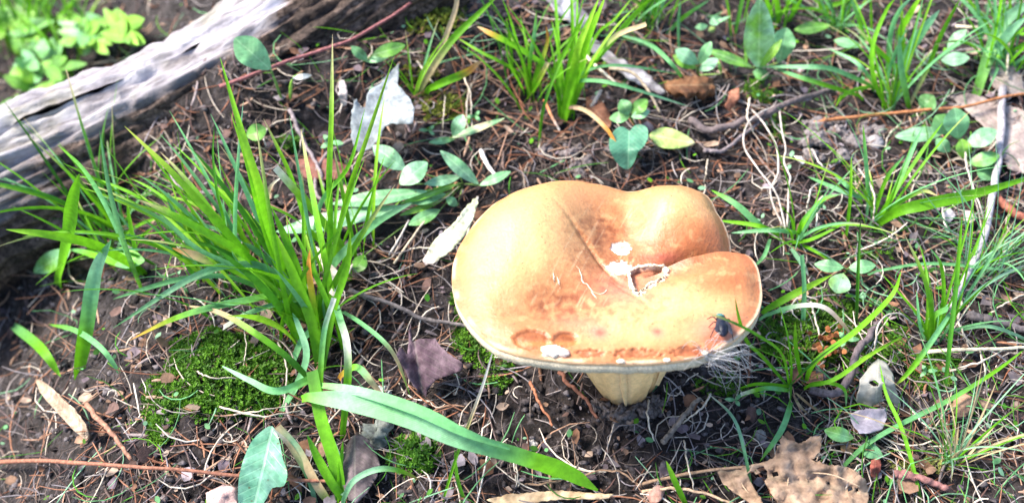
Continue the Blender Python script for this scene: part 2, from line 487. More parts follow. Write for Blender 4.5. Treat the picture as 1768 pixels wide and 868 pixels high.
    f = blob(1075, 424, 5, 3, .3, 22); blend((.55, .33, .2), f)
    f = blob(1070, 462, 20, 11, .5, 21); blend((.85, .80, .72), .85 * f)
    blend((.74, .58, .40), .6 * sstep(.972, .99, RH + .012 * n2) * np.clip(.4 + n1 * 1.5 + .6 * (px > 1230), 0, 1))
    # torn hole in the skin
    hp = np.array([(1088, 472), (1100, 465), (1122, 462), (1142, 463), (1150, 470), (1141, 482), (1122, 491), (1110, 501), (1101, 506), (1093, 492)], float)
    ins = np.zeros(px.shape, bool)
    for k in range(len(hp)):
        x1, y1 = hp[k]; x2, y2 = hp[(k + 1) % len(hp)]
        ins ^= ((y1 > py) != (y2 > py)) & (px < (x2 - x1) * (py - y1) / (y2 - y1 + 1e-9) + x1)
    dist = np.full(px.shape, 1e9)
    for k in range(len(hp)):
        a_, b_ = hp[k], hp[(k + 1) % len(hp)]; ab = b_ - a_
        u = np.clip(((px - a_[0]) * ab[0] + (py - a_[1]) * ab[1]) / (ab @ ab), 0, 1)
        dist = np.minimum(dist, np.hypot(px - a_[0] - u * ab[0], (py - a_[1] - u * ab[1]) * 1.3))
    f = sstep(8.5, 5.5, dist + 7 * fbm(px / 7, py / 6, 3, 230)) * ~ins
    h += .045 * f; blend((.72, .58, .44), f * np.clip(.75 + .8 * n2, .3, 1))
    h -= .16 * ins
    col[ins] = np.array([.42, .16, .085]) * (1 + .5 * n2[ins])[:, None]
    V = P0 + CN * (h / 100)[..., None]
    top = V
    # rounded lip under the margin
    lip = []
    for k, (f, dz) in enumerate([(1.004, -.10), (.998, -.20), (.985, -.27)]):
        p = CAPC + (r * f * np.cos(ang))[:, None] * C1 + (r * f * np.sin(ang))[:, None] * C2 + CN * ((h[:, -1] + dz) / 100)[:, None]
        lip.append(p)
    VV = np.concatenate([V] + [p[:, None] for p in lip], 1); mm = VV.shape[1]
    lc = np.array([.66, .42, .22]); cc = np.concatenate([col, np.tile(lc, (n, 3, 1))], 1)
    i = np.arange(n - 1)[:, None] * mm + np.arange(mm - 1)[None]
    F = np.stack([i, i + 1, i + mm + 1, i + mm], -1).reshape(-1, 4)
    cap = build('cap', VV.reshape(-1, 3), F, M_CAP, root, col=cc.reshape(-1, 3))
    # pore layer under the cap
    jag = .03 * pn(ang * 40, ang * 0, 14) + .05 * pn(ang * 12, ang * 0, 15)
    prof = [(.99, -.16), (1.004, -.24), (1.0, -.5), (.985, -.64), (.95, -.74), (.85, -.85), (.7, -1.05), (.5, -1.3), (.3, -1.6), (.12, -1.8)]
    PV = []
    hr = h[:, -1]
    for f, dz in prof:
        z = hr * sstep(.3, 1, np.array(f)) + dz + (jag if f > .9 else 0)
        PV.append(CAPC + (r * f * np.cos(ang))[:, None] * C1 + (r * f * np.sin(ang))[:, None] * C2 + CN * (z / 100)[:, None])
    PV = np.stack(PV, 1); k = len(prof)
    i = np.arange(n - 1)[:, None] * k + np.arange(k - 1)[None]
    pcol = np.tile(np.array([.58, .49, .35]), (n * k, 1)) * (1 + .25 * rng.standard_normal((n * k, 1)).clip(-1, 1) * .5)
    build('pore_layer', PV.reshape(-1, 3), np.stack([i, i + 1, i + k + 1, i + k], -1).reshape(-1, 4), M_PORE, root, col=pcol)

    vpx, vpy, _ = proj(top)
    def cap_at(x, y):
        k = np.argmin((vpx - x) ** 2 + (vpy - y) ** 2); return top.reshape(-1, 3)[k]
    # ragged white flesh round the hole
    ring = crom(np.vstack([hp, hp[:1]]), 150)[:-1]
    ring += np.stack([3.0 * pn(np.arange(149) * .22, np.zeros(149), 5), 2.6 * pn(np.arange(149) * .22, np.ones(149) * .3, 6)], 1)
    RP = np.array([cap_at(x + (x - 1118) * .08, y + (y - 480) * .10) for x, y in ring]) + CN * .0006
    RP = np.vstack([RP, RP[:1]])
    RR = .00050 * (1 + .5 * pn(np.arange(150) * .2, np.zeros(150), 8)); RR[-1] = RR[0]
    v, F = tube(RP, RR, 7, False)
    v = v + .00005 * rng.standard_normal(v.shape)
    build('torn_flesh', v, F, M_FLESH, cap, col=np.tile([.72, .60, .46], (len(v), 1)))
    # chewed lumps of flesh at the margin
    def lump(cx, cy, sx, sy, sz, c, seed, name):
        th = np.linspace(0, 2 * np.pi, 25)[:-1]; fi = np.linspace(.02, np.pi - .02, 13)
        TH, FI = np.meshgrid(th, fi, indexing='ij')
        p = cap_at(cx, cy); s = upx(p)
        bump = 1 + .5 * fbm(TH * 1.3 + seed, FI * 2.2, 3, seed)
        v = p + (sx * s * bump * np.cos(TH) * np.sin(FI))[..., None] * C1 + (sy * s * bump * np.sin(TH) * np.sin(FI) * 1.6)[..., None] * C2 + (sz * bump * np.cos(FI))[..., None] * CN
        a = np.arange(24)[:, None] * 13; b = (np.arange(24)[:, None] + 1) % 24 * 13; k = np.arange(12)[None]
        build(name, v.reshape(-1, 3), np.stack([a + k, a + k + 1, b + k + 1, b + k], -1).reshape(-1, 4), M_FLESH, cap, col=np.tile(c, (24 * 13, 1)))
    lump(953, 605, 20, 8, .0016, (.78, .66, .54), 3, 'exposed_flesh')
    lump(972, 609, 12, 5, .0014, (.80, .60, .50), 9, 'exposed_flesh')
    for k, (x, y, q) in enumerate([(1072, 623, 8), (1150, 621, 6), (1218, 608, 6)]):
        lump(x, y, q, 3, .0004, (.72, .60, .46), 20 + k, 'exposed_flesh')
    # cracks where the skin split: thin raised pale threads
    for pts in [[(996, 460), (1003, 472), (1006, 486), (1014, 492), (1022, 502), (1034, 508)], [(1033, 508), (1043, 506), (1049, 498)], [(1040, 455), (1052, 468), (1064, 474)], [(962, 478), (966, 492)], [(955, 470), (957, 486)], [(1021, 504), (1030, 515)]]:
        q = crom(np.array(pts, float), 24)
        p3 = np.array([cap_at(*u) for u in q]) + CN * .0001
        v, F = tube(p3, .00024 * (1 + .4 * pn(np.arange(24) * .4, np.zeros(24), 3)) * np.sin(np.linspace(.25, 2.9, 24)), 5)
        build('torn_skin_thread', v, F, M_FLESH, cap, col=np.tile([.74, .58, .42], (len(v), 1)))
    # stem with folds, a split and hanging strips
    SR = [.0075, .0108, .0148, .0182, .0212, .0228]
    topc = CAPC - CN * .012 + np.array([-.003, .0, 0])
    n, m = 60, 110
    s = np.linspace(0, 1, n); th = np.linspace(0, 2 * np.pi, m + 1)[:-1]
    S, TH = np.meshgrid(s, th, indexing='ij')
    low = base + np.array([.0, .006, -.010])
    Pc = low + (topc - low) * S[..., None]
    R = np.interp(S, [0, .12, .28, .45, .7, 1], SR)
    fold = -np.abs(np.sin(TH * 2.5 + .8 + .5 * S)) ** .5 * .0 + .05 * fbm(TH * 3, S * 2.5, 3, 21)
    R = R * (1 + fold - .07 * np.exp(-((TH - 4.62 - .10 * S) / .10) ** 2) - .12 * np.exp(-((TH - 5.55) / .12) ** 2) + .012 * fbm(TH * 20, S * 5, 2, 28))
    V = Pc + R[..., None] * (np.cos(TH)[..., None] * C1 + np.sin(TH)[..., None] * np.array([0, 1.0, 0]))
    c = np.ones(S.shape + (3,)) * np.array([.92, .59, .27])
    f = np.clip(sstep(.5, .1, S) + .5 * fbm(TH * 2, S * 4, 3, 23), 0, 1)[..., None]; c = c * (1 - f) + np.array([.52, .28, .10]) * f
    f = np.clip(sstep(.30, .16, S + .12 * fbm(TH * 4, S * 8, 3, 26)), 0, 1)[..., None]; c = c * (1 - f) + np.array([.10, .075, .06]) * f
    f = np.exp(-((TH - 4.62 - .10 * S) / .12) ** 2)[..., None] * .6; c = c * (1 - f) + np.array([.55, .48, .36]) * f
    a = np.arange(n - 1)[:, None] * m; j = np.arange(m)[None]; k = (j + 1) % m
    stem = build('stem', V.reshape(-1, 3), np.stack([a + j, a + k, a + m + k, a + m + j], -1).reshape(-1, 4), M_FLESH, root, col=c.reshape(-1, 3))
    for (ta, ra, wid) in ((4.68, 1.02, .0034), (5.75, 1.04, .0050), (6.05, 1.08, .0030)):
        s = np.linspace(.24 if ta < 5 else .33, .98, 24)
        R = np.interp(s, [0, .12, .28, .45, .7, 1], SR) * ra
        d = np.array([math.cos(ta), math.sin(ta), 0]); sdv = np.array([-math.sin(ta), math.cos(ta), 0])
        P = low + (topc - low) * s[:, None] + d * R[:, None]
        wv = wid * np.sin(np.linspace(.5, 2.4, 24)) * (1 + .3 * pn(s * 9, s * 0, int(ta * 10)))
        u = np.array([-1, -.4, .4, 1]); bul = np.array([-.0012, .0006, .0006, -.0012])
        V = P[:, None] + sdv * (u[None, :, None] * wv[:, None, None] * .5) + d * bul[None, :, None]
        i = np.arange(23)[:, None] * 4 + np.arange(3)[None]
        build('peeling_strip', V.reshape(-1, 3), np.stack([i, i + 1, i + 5, i + 4], -1).reshape(-1, 4), M_FLESH, stem, col=np.tile([.82, .55, .27], (96, 1)))
    return root, cap_at
MUSH, CAP_AT = make_mushroom()

# ------------------------------------------------------------------ the fly on the cap
def make_fly():
    p = CAP_AT(1243, 569)
    p2 = CAP_AT(1240, 551); f = nrm(p2 - p); nr = nrm(CN + .15 * RGT); f = nrm(f - nr * (f @ nr)); s = np.cross(f, nr)
    root = empty('fly', p, 'small blue-black shiny fly sitting on the reddish patch of the mushroom cap', 'insect')
    def rot(name, prof, mat, c, wide=1.0):
        prof = np.array(prof) * 1.15; n = 16; th = np.arange(n) / n * 2 * np.pi
        V = p + prof[:, None, 0, None] * f + nr * prof[:, None, 2, None] + (prof[:, 1, None] * np.cos(th))[..., None] * s * wide + (prof[:, 1, None] * np.sin(th))[..., None] * nr * .75
        k = len(prof); a = np.arange(k - 1)[:, None] * n; j = np.arange(n)[None]; q = (j + 1) % n
        return build(name, V.reshape(-1, 3), np.stack([a + j, a + q, a + n + q, a + n + j], -1).reshape(-1, 4), mat, root, col=np.tile(c, (k * n, 1)))
    rot('body', [(-.0052, .0001, .0020), (-.0046, .0012, .0020), (-.0030, .0023, .0022), (-.0012, .0024, .0024), (0, .0017, .0025), (.0008, .0020, .0027), (.0022, .0021, .0027), (.0032, .0012, .0025), (.0035, .0006, .0024)], M_FLY, (.006, .008, .02), .82)
    rot('head', [(.0032, .0002, .0024), (.0034, .0012, .0024), (.0042, .0014, .0023), (.0050, .0009, .0022), (.0052, .0001, .0022)], M_FLY, (.05, .16, .15), 1.2)
    for sg in (-1, 1):
        a = p + f * .0012 + s * sg * .0012 + nr * .0042; b = p - f * .0056 + s * sg * .0030 + nr * .0034
        ax = nrm(b - a); w_ = np.cross(ax, nr)
        t = np.linspace(0, 1, 10); P = a + (b - a) * t[:, None]; wd = .0010 * np.sin(t * 2.6 + .25) ** .7
        V = np.stack([P - w_ * wd[:, None], P + nr * .0003, P + w_ * wd[:, None]], 1)
        i = np.arange(9)[:, None] * 3 + np.arange(2)[None]
        build('wing', V.reshape(-1, 3), np.stack([i, i + 1, i + 4, i + 3], -1).reshape(-1, 4), M_WING, root, col=np.tile([.035, .035, .05], (30, 1)))
        for k, (x0, x1) in enumerate([(.0024, .0045), (.0010, .0002), (-.0002, -.0048)]):
            P = crom(np.array([p + f * x0 + s * sg * .001 + nr * .0018, p + f * (x0 + x1) / 2 + s * sg * .0030 + nr * .0030, p + f * x1 * 1.1 + s * sg * .0044 + nr * .0002]), 8)
            v, F = tube(P, np.linspace(.00030, .00018, 8), 5)
            build('leg', v, F, M_FLY, root, col=np.tile([.012, .012, .014], (len(v), 1)))
make_fly()

# ------------------------------------------------------------------ blades, leaves, twigs
def pts3(spec, hs):
    a = np.array([[float(v) for v in s.split(',')] for s in spec.split()])
    n = len(a)
    if isinstance(hs, (int, float)):
        s = np.linspace(0, 1, n); h = hs * s ** .8
    elif isinstance(hs, tuple) and hs[0] == 'arch':
        s = np.linspace(0, 1, n); h = hs[1] * np.sin(np.pi * (.08 + .84 * s)) + (hs[2] if len(hs) > 2 else 0)
    else:
        h = np.interp(np.linspace(0, 1, n), np.linspace(0, 1, len(hs)), hs)
    return a, h

def ribbon(P, W, n_hint, fold=.25):
    t = frames(P)
    sd_ = nrm(np.cross(t, n_hint)); nn = np.cross(sd_, t)
    u = np.array([-1, -.5, 0, .5, 1.])
    V = P[:, None] + sd_[:, None] * (u[None, :, None] * W[:, None, None] * .5) + nn[:, None] * ((np.abs(u) * fold)[None, :, None] * W[:, None, None] * .5)
    n = len(P)
    i = np.arange(n - 1)[:, None] * 5 + np.arange(4)[None]
    F = np.stack([i, i + 1, i + 6, i + 5], -1).reshape(-1, 4)
    uv = np.stack([np.tile(u, n), np.repeat(np.linspace(0, 1, n), 5)], 1)
    return V.reshape(-1, 3), F, uv

def blade(spec, hs, w_, cols='g', parent=None, tip='point', prof=None, fold=.3, n=22, twist=None, name='blade'):
    a, h = pts3(spec, hs)
    P = crom(G(a[:, 0], a[:, 1], h), n)
    if parent is not None or True: P[0] -= np.array([0, 0, .002])
    s = np.linspace(0, 1, n)
    if prof is not None: W = np.interp(s, np.linspace(0, 1, len(prof)), prof)
    elif tip == 'cut': W = w_ * np.interp(s, [0, .2, 1], [.7, 1, .85])
    else: W = w_ * np.interp(s, [0, .2, .55, .8, .93, 1], [.65, .95, 1, .72, .36, .04])
    W = W * upx(P) * 1.15
    view = nrm(CAM - P)
    ang = rng.uniform(-.8, .8) if twist is None else twist
    t = frames(P)
    hint = nrm(view * math.cos(ang) + np.cross(t, view) * math.sin(ang) + np.array([0, 0, .3]))
    V, F, uv = ribbon(P, W, hint, fold)
    c = lerp_cols(pal(cols) if len(cols) > 1 else pal(cols * 2), n) * rng.uniform(.8, 1.2)
    c = np.repeat(c, 5, 0)
    return build(name, V, F, M_BLADE, parent, col=c, uv=uv, org=None if parent is not None else P[0])

def solo_blade(spec, hs, w_, cols, label, group=None, name='grass_shoot', **k):
    return tag(blade(spec, hs, w_, cols, None, name=name, **k), label, 'grass', group)

def rnd_blades(root, px, py, n, spread, lens, lean, w_, cols='gggbld', stiff=1.0):
    for k in range(n):
        o = G(px + rng.normal() * spread, py + rng.normal() * spread * .6, 0)
        L = rng.uniform(*lens) / 100
        az = lean[0] + rng.normal() * lean[1]
        d = np.array([math.cos(az), math.sin(az), 0])
        bend = rng.uniform(.4, 1.5) * stiff; a0 = rng.uniform(.1, .6)
        m = 14; s = np.linspace(0, 1, m); th = a0 + bend * s
        st = L / (m - 1)
        P = o + np.concatenate([[np.zeros(3)], np.cumsum(np.sin(th)[:-1, None] * st * d + np.cos(th)[:-1, None] * st * np.array([0, 0, 1.0]), 0)])
        P[:, 2] = np.maximum(P[:, 2], T(P[:, 0], P[:, 1]) + .001); P[0, 2] -= .002
        W = rng.uniform(.5, 1.0) * w_ / 1000 * np.interp(s, [0, .2, .6, .85, 1], [.6, 1, .9, .5, .04])
        hint = np.tile(np.array([0, 0, 1.0]), (m, 1)) + nrm(rng.standard_normal(3)) * .8
        V, F, uv = ribbon(P, W, nrm(hint), .3)
        ch = cols[rng.integers(len(cols))]
        cs = ch * 3 + ('s' if rng.random() < .25 else ch)
        c = np.repeat(lerp_cols(pal(cs), m) * rng.uniform(.75, 1.2), 5, 0)
        build('blade', V, F, M_BLADE, root, col=c, uv=uv)

def tuft(px, py, label, blades, rnd=None, group=None, extra=()):
    root = empty('grass_tuft', G(px, py, 0), label, 'grass', group)
    for b in blades: blade(*b[:4], root, **(b[4] if len(b) > 4 else {}))
    if rnd: rnd_blades(root, px, py, *rnd)
    for e in extra: rnd_blades(root, *e)
    return root

def in_poly(x, y, poly):
    ins = np.zeros(np.shape(x), bool)
    for k in range(len(poly)):
        x1, y1 = poly[k]; x2, y2 = poly[(k + 1) % len(poly)]
        ins ^= ((y1 > y) != (y2 > y)) & (x < (x2 - x1) * (y - y1) / (y2 - y1 + 1e-9) + x1)
    return ins

def parse(s): return np.array([[float(v) for v in q.split(',')] for q in s.split()])

def leaf(name, poly, axis_, h=(.3, .6), cols=((.12, .3, .1), (.2, .4, .2)), mat=None, parent=None, holes=(), fold=.0, crumple=.05, sp=7, smooth=True,
         jag=0, colf=None, solid=0.0, arch=0.0, seed=None, curl=0.0):
    """a leaf traced as an outline, lying or standing at its own heights (cm) above the soil"""
    seed = int(rng.integers(1e6)) % 9000 if seed is None else seed
    poly = parse(poly) if isinstance(poly, str) else np.asarray(poly, float)
    if smooth:
        k = len(poly); ext = np.vstack([poly[-1:], poly, poly[:2]])
        out = []
        for i_ in range(k):
            a, b, c, d = ext[i_], ext[i_ + 1], ext[i_ + 2], ext[i_ + 3]
            for f in (0, .33, .67):
                out.append(.5 * (2 * b + (c - a) * f + (2 * a - 5 * b + 4 * c - d) * f * f + (3 * b - a - 3 * c + d) * f ** 3))
        poly = np.array(out)
    if jag:
        out = []
        for i_ in range(len(poly)):
            a, b = poly[i_], poly[(i_ + 1) % len(poly)]
            L = np.linalg.norm(b - a); k = max(1, int(L / 5)); nn = np.array([-(b - a)[1], (b - a)[0]]) / (L + 1e-9)
            for q in range(k): out.append(a + (b - a) * q / k + nn * rng.normal() * jag * (q > 0))
        poly = np.array(out)
    holes = [parse(q) if isinstance(q, str) else q for q in holes]
    lo, hi = poly.min(0), poly.max(0)
    sp = min(sp, max(2.0, (hi - lo).min() / 5))
    gx, gy = np.meshgrid(np.arange(lo[0], hi[0], sp), np.arange(lo[1], hi[1], sp * .85))
    gx = gx + (np.arange(gx.shape[0]) % 2)[:, None] * sp / 2
    gx = gx + rng.uniform(-.2, .2, gx.shape) * sp; gy = gy + rng.uniform(-.2, .2, gy.shape) * sp
    ins = in_poly(gx, gy, poly)
    for q in holes: ins &= ~in_poly(gx, gy, q)
    pts = [Vector(p) for p in poly]; edges = [(k, (k + 1) % len(poly)) for k in range(len(poly))]
    for q in holes:
        o = len(pts); pts += [Vector(p) for p in q]; edges += [(o + k, o + (k + 1) % len(q)) for k in range(len(q))]
    pts += [Vector((x, y)) for x, y in zip(gx[ins], gy[ins])]
    r = delaunay_2d_cdt(pts, edges, [], 0, 1e-4)
    v2 = np.array([tuple(p) for p in r[0]]); tri = np.array([f for f in r[2] if len(f) == 3])
    c = v2[tri].mean(1); ok = in_poly(c[:, 0], c[:, 1], poly)
    for q in holes: ok &= ~in_poly(c[:, 0], c[:, 1], q)
    tri = tri[ok]
    A0, A1 = np.array(axis_[0], float), np.array(axis_[1], float)
    L = np.linalg.norm(A1 - A0); t = (A1 - A0) / L; nn = np.array([-t[1], t[0]])
    al = (v2 - A0) @ t / L; pe = (v2 - A0) @ nn / L
    hh = np.interp(al, np.linspace(0, 1, len(h)), h) + fold * np.abs(pe) * L / 36 + arch * np.sin(np.clip(al, 0, 1) * np.pi) + curl * np.sign(pe) * (pe * L / 36) ** 2
    hh = hh + crumple * fbm(v2[:, 0] / 22 + seed, v2[:, 1] / 22, 3, seed % 97)
    hh = np.maximum(hh, .02)
    P = G(v2[:, 0], v2[:, 1], hh)
    f = np.clip(.5 + 1.1 * fbm(v2[:, 0] / 30 + seed, v2[:, 1] / 30, 3, seed % 89), 0, 1)[:, None]
    col = np.array(cols[0]) * (1 - f) + np.array(cols[1]) * f
    if colf is not None: col = colf(v2, al, pe, col)
    d = -ray(v2[:, 0], v2[:, 1])
    a, b, c_ = P[tri[:, 0]], P[tri[:, 1]], P[tri[:, 2]]
    flip = (np.cross(b - a, c_ - a) @ np.array([0, -.5, 1.0])) < 0
    tri[flip] = tri[flip][:, ::-1]
    o = build(name, P, tri, mat or M_LEAF, parent, col=col, uv=np.stack([pe, al], 1), org=None if parent is not None else P.mean(0) * [1, 1, 0] + [0, 0, P[:, 2].min()])
    if solid:
        md = o.modifiers.new('thickness', 'SOLIDIFY'); md.thickness = solid / 1000; md.offset = -1
    return o

def oval(x0, y0, x1, y1, w_, sh=.45, n=9, point=1.0):
    """outline of a simple leaf from stalk to tip, w_ = full width"""
    A, B = np.array([x0, y0], float), np.array([x1, y1], float); L = np.linalg.norm(B - A); t = (B - A) / L; q = np.array([-t[1], t[0]])
    s = np.linspace(0, 1, n)[1:-1]
    pr = (s / sh) ** 1.0 * (s < sh) + ((1 - s) / (1 - sh)) * (s >= sh)
    pr = np.sin(pr * np.pi / 2) ** (.75 * point) * w_ / 2
    up = [A + t * L * a + q * b for a, b in zip(s, pr)]; dn = [A + t * L * a - q * b for a, b in zip(s, pr)][::-1]
    return np.array([A] + up + [B] + dn)

def stemtube(name, spec, hs, r_px, col, parent=None, mat=None, n=16, taper=.7, sides=6, wob=0, r_of=None):
    a, h = pts3(spec, hs)
    P = crom(G(a[:, 0], a[:, 1], h), n)
    if wob: P = P + wob * np.stack([pn(np.arange(n) * (6. / n) * 2, np.full(n, k + .5), int(rng.integers(99))) for k in range(3)], 1)
    R = r_px * upx(P) * np.linspace(1, taper, n)
    if wob: R = R * (1 + .22 * pn(np.arange(n) * .5, np.zeros(n), int(rng.integers(99))))
    v, F = tube(P, R, sides)
    c = lerp_cols(col, n) if np.ndim(col) == 2 else np.tile(col, (n, 1))
    c = np.vstack([np.repeat(c, sides, 0), c[:1], c[-1:]])
    return build(name, v, F, mat or M_TWIG, parent, col=c, org=None if parent is not None else P[0])

def plant(px, py, label, leaves, stems=(), cat='plant', group=None, name='seedling'):
    """leaves: (x0,y0,x1,y1,width,h0,h1,colour code, [sharpness of the widest place])"""
    root = empty(name, G(px, py, 0), label, cat, group)
    for lf in leaves:
        x0, y0, x1, y1, w_, h0, h1, c = lf[:8]
        ca = np.array(PAL[c[0]]) * .72 + .03; cb = np.array(PAL[c[-1]]) * .95 + .04
        leaf('leaf', oval(x0, y0, x1, y1, w_, lf[8] if len(lf) > 8 else .5), ((x0, y0), (x1, y1)), (h0, (h0 + h1) / 2 + .25, h1), (ca, cb), M_LEAF, root, fold=.18, crumple=.07, sp=6)
        if abs(x0 - px) + abs(y0 - py) > 6:
            stemtube('leaf_stalk', f'{px},{py} {(px + x0) / 2 + rng.normal() * 2},{(py + y0) / 2} {x0},{y0}', (0, h0 * .6, h0), 1.6, (.16, .26, .07), root, n=8)
    for s in stems: stemtube('stem', s[0], s[1], s[2], s[3], root)
    return root

# ------------------------------------------------------------------ grass
CUT = dict(tip='cut')
tuft(545, 590, 'dense green grass clump with broad drooping blades, beside the moss cushion and the log', [
    ('528,562 450,470 400,410 345,350 290,290 215,218', 10, 12, 'gggly'),
    ('520,545 480,440 460,380 445,320 420,240 380,100', 11, 16, 'ggglg'),
    ('512,540 470,440 448,370 438,330 420,260 398,195', 9.5, 8, 'gggl'),
    ('500,540 410,450 405,400 407,330 412,260 420,175', 9, 7, 'bbbc'),
    ('505,540 395,420 387,380 375,330 368,270 370,218', 8.5, 5, 'ggdd'),
    ('560,480 530,390 505,310 480,255 455,205', 6, 7, 'gggls'),
    ('603,480 590,430 550,375 510,330 475,290', 5, 14, 'ggglw', CUT),
    ('560,520 570,400 568,310 572,200 574,60', 9, 9, 'dggls', dict(twist=.2)),
    ('572,480 583,405 603,324 633,238 681,96', 9, 9, 'gggll'),
    ('540,420 550,362 567,330 603,284 630,188', 7, 7, 'bbgg'),
    ('440,440 447,420 458,370 466,325 487,305', 4, 7, 'gggsw'),
    ('530,500 525,440 524,350 521,293', 5, 6, 'gggs'),
    ('535,540 450,462 390,420 300,372 240,345', 9, 12, 'ggggs'),
    ('530,550 420,470 340,430 280,380 190,335', 10.5, 10, 'bbbg'),
    ('540,560 470,468 400,457 340,475 280,510 195,566', ('arch', 4), 11, 'gbbcb'),
    ('500,520 400,478 320,480 260,495 195,516', ('arch', 3), 9, 'gbbb'),
    ('545,545 500,510 420,520 350,535 290,555 222,588', ('arch', 2.5), 13, 'ggbgo'),
    ('550,672 500,620 440,575 380,540 315,526', ('arch', 3, .5), 10, 'ddgss'),
    ('565,512 500,520 430,541 386,566', ('arch', 2), 11, 'gbbw', CUT),
    ('540,560 420,470 350,445 297,428', 3, 17, 'gggso'),
    ('552,640 540,560 510,480 478,405', 5, 17, 'dgggl'),
    ('556,630 530,520 500,430 470,360', 5, 14, 'gggg'),
    ('560,640 545,540 535,470 535,430', 5, 12, 'ggoo'),
    ('556,645 575,540 600,460 605,400', 6, 11, 'dggl'),
    ('553,720 553,650 560,570 577,514', 4, 9, 'ggbw', CUT),
    ('590,762 600,650 598,592 588,555 580,528', (0, 2.4, 3.2, 3.0, 2.4), 12, 'ggwbb', dict(tip='cut')),
    ('588,536 620,556 660,588 685,622 708,682', ('arch', 3.0, .1), 8, 'bbbsg'),
    ('585,650 615,634 640,658 667,692', ('arch', 2.2, .3), 11, 'ogbsp'),
    ('560,480 590,440 650,385 722,344', ('arch', 2.5, .2), 13, 'bbbc'),
    ('590,868 580,800 555,720 540,640', (0, 1.5, 2.5, 3.2), 22, 'dggd', CUT),
    ('600,868 585,800 562,740 545,690', (0, 1, 1.6, 2.4), 16, 'ecbe', CUT),
    ('500,640 520,590 540,560 520,500', (0, .8, 1.5, 2), 10, 'bbb'),
    ('480,720 515,660 530,610 515,560 505,540', (0, .8, 1.5, 2, 2.4), 11, 'bbcb'),
    ('500,560 450,500 400,440 350,390', 3.2, 9, 'gggg'),
    ('545,650 480,675 430,656 384,632', (2.4, 3.2, 3.0, 2.6), 10, 'gbbcc', dict(prof=[12, 12, 11, 9, 7, 2], twist=.1)),
    ('520,684 600,692 700,716 800,758 900,788 980,815 1032,846', (3.0, 3.6, 3.9, 3.4, 2.4, 1.4, .5), 34, 'gcbcbggg', dict(prof=[10, 24, 32, 35, 33, 26, 24, 26, 20, 3], twist=.15, fold=.22, n=40)),
    ('535,662 620,676 720,708 800,746 880,775', (2.6, 3.9, 4.2, 3.8, 2.8), 17, 'gcbbbb', dict(prof=[6, 14, 18, 18, 12, 3], twist=-.3, fold=.3, n=30)),
    ('590,868 610,830 650,810 690,812 727,829', ('arch', 2.2), 9, 'bccgn'),
    ('600,868 575,838 548,790 530,750', 2.5, 14, 'dggd'),
    ('570,868 545,830 515,775 480,735', 2.0, 16, 'gsscs', CUT),
    ('585,868 586,820 592,760', 2.0, 9, 'ggg'),
    ('545,868 530,820 500,770 470,738', 2.2, 9, 'cbsw'),
], (26, 26, (5, 12), (2.4, .7), 3.6, 'gggglbd'), None, [(450, 480, 36, 46, (4, 9), (2.7, .6), 3.0, 'ggglbd'), (360, 470, 26, 46, (4, 9), (2.8, .7), 2.6, 'ggbd'), (600, 440, 8, 25, (4, 8), (1.6, .8), 2.4, 'ggl')])

tuft(975, 200, 'upright bright green grass tuft behind the mushroom, next to the grey bark strip', [
    ('970,212 990,130 1000,80 1035,-5', 7, 12, 'ggll'), ('975,208 1005,110 1020,60 1047,-10', 7, 12, 'gggl'),
    ('985,195 1015,120 1060,65 1116,42', 5, 8, 'gggss', CUT), ('990,150 1040,90 1100,20 1135,-10', 5, 9, 'gggg'),
    ('985,190 1025,70 1060,35 1092,-4', 5, 5, 'ggl'), ('930,252 940,180 975,90 1010,30', 6, 5, 'gdgg'),
    ('950,130 985,75 1012,22', 5, 8, 'ggl'), ('965,146 1020,139 1080,150 1190,184', ('arch', 2.6), 6, 'gbbc'),
    ('975,150 1020,120 1080,114 1180,130', ('arch', 2.4), 5, 'gbbb'),
    ('980,184 1010,190 1040,214 1060,242 1073,287', ('arch', 1.6, .3), 7, 'pssoon'),
    ('970,205 985,130 1012,60 1030,20', 6, 9, 'gggl'),
], (12, 8, (4, 9), (1.4, .5), 2.4, 'ggl'))
tuft(912, 168, 'sparse grass tuft with an orange blade tip, behind the mushroom over brown needles', [
    ('913,168 935,110 946,70 943,44', 5, 7, 'ggyoo'), ('913,168 905,120 895,80 880,30 866,-5', 5, 5, 'gggg'),
    ('914,166 932,135 946,108', 3, 8, 'ggys', CUT), ('940,112 890,80 850,60 824,46', (2.2, 2.5, 2.6, 2.2), 9, 'gggos'),
    ('912,165 914,110 922,60 926,20', 5, 7, 'ggbg'), ('885,132 882,80 874,28', 4, 5, 'gg'),
    ('900,130 870,110 830,90 790,66', ('arch', 2), 5, 'gggl'), ('905,160 895,140 880,110 870,60', 4, 4, 'ggg'),
], (14, 12, (4, 8), (1.8, .7), 1.8, 'ggld'))
tuft(716, 172, 'leaning pale-stemmed grass shoot rising above yellow-green moss', [
    ('715,174 745,120 780,70 820,30 858,-5', 5, 11, 'dsggg'), ('735,156 770,140 805,125 832,104', ('arch', 1.8, .3), 12, 'gggos'),
    ('745,125 765,75 785,20 790,-10', (1.5, 2.5, 3.5, 4), 8, 'sss', CUT),
], (8, 4, (3, 6), (1.2, .6), 1.5))
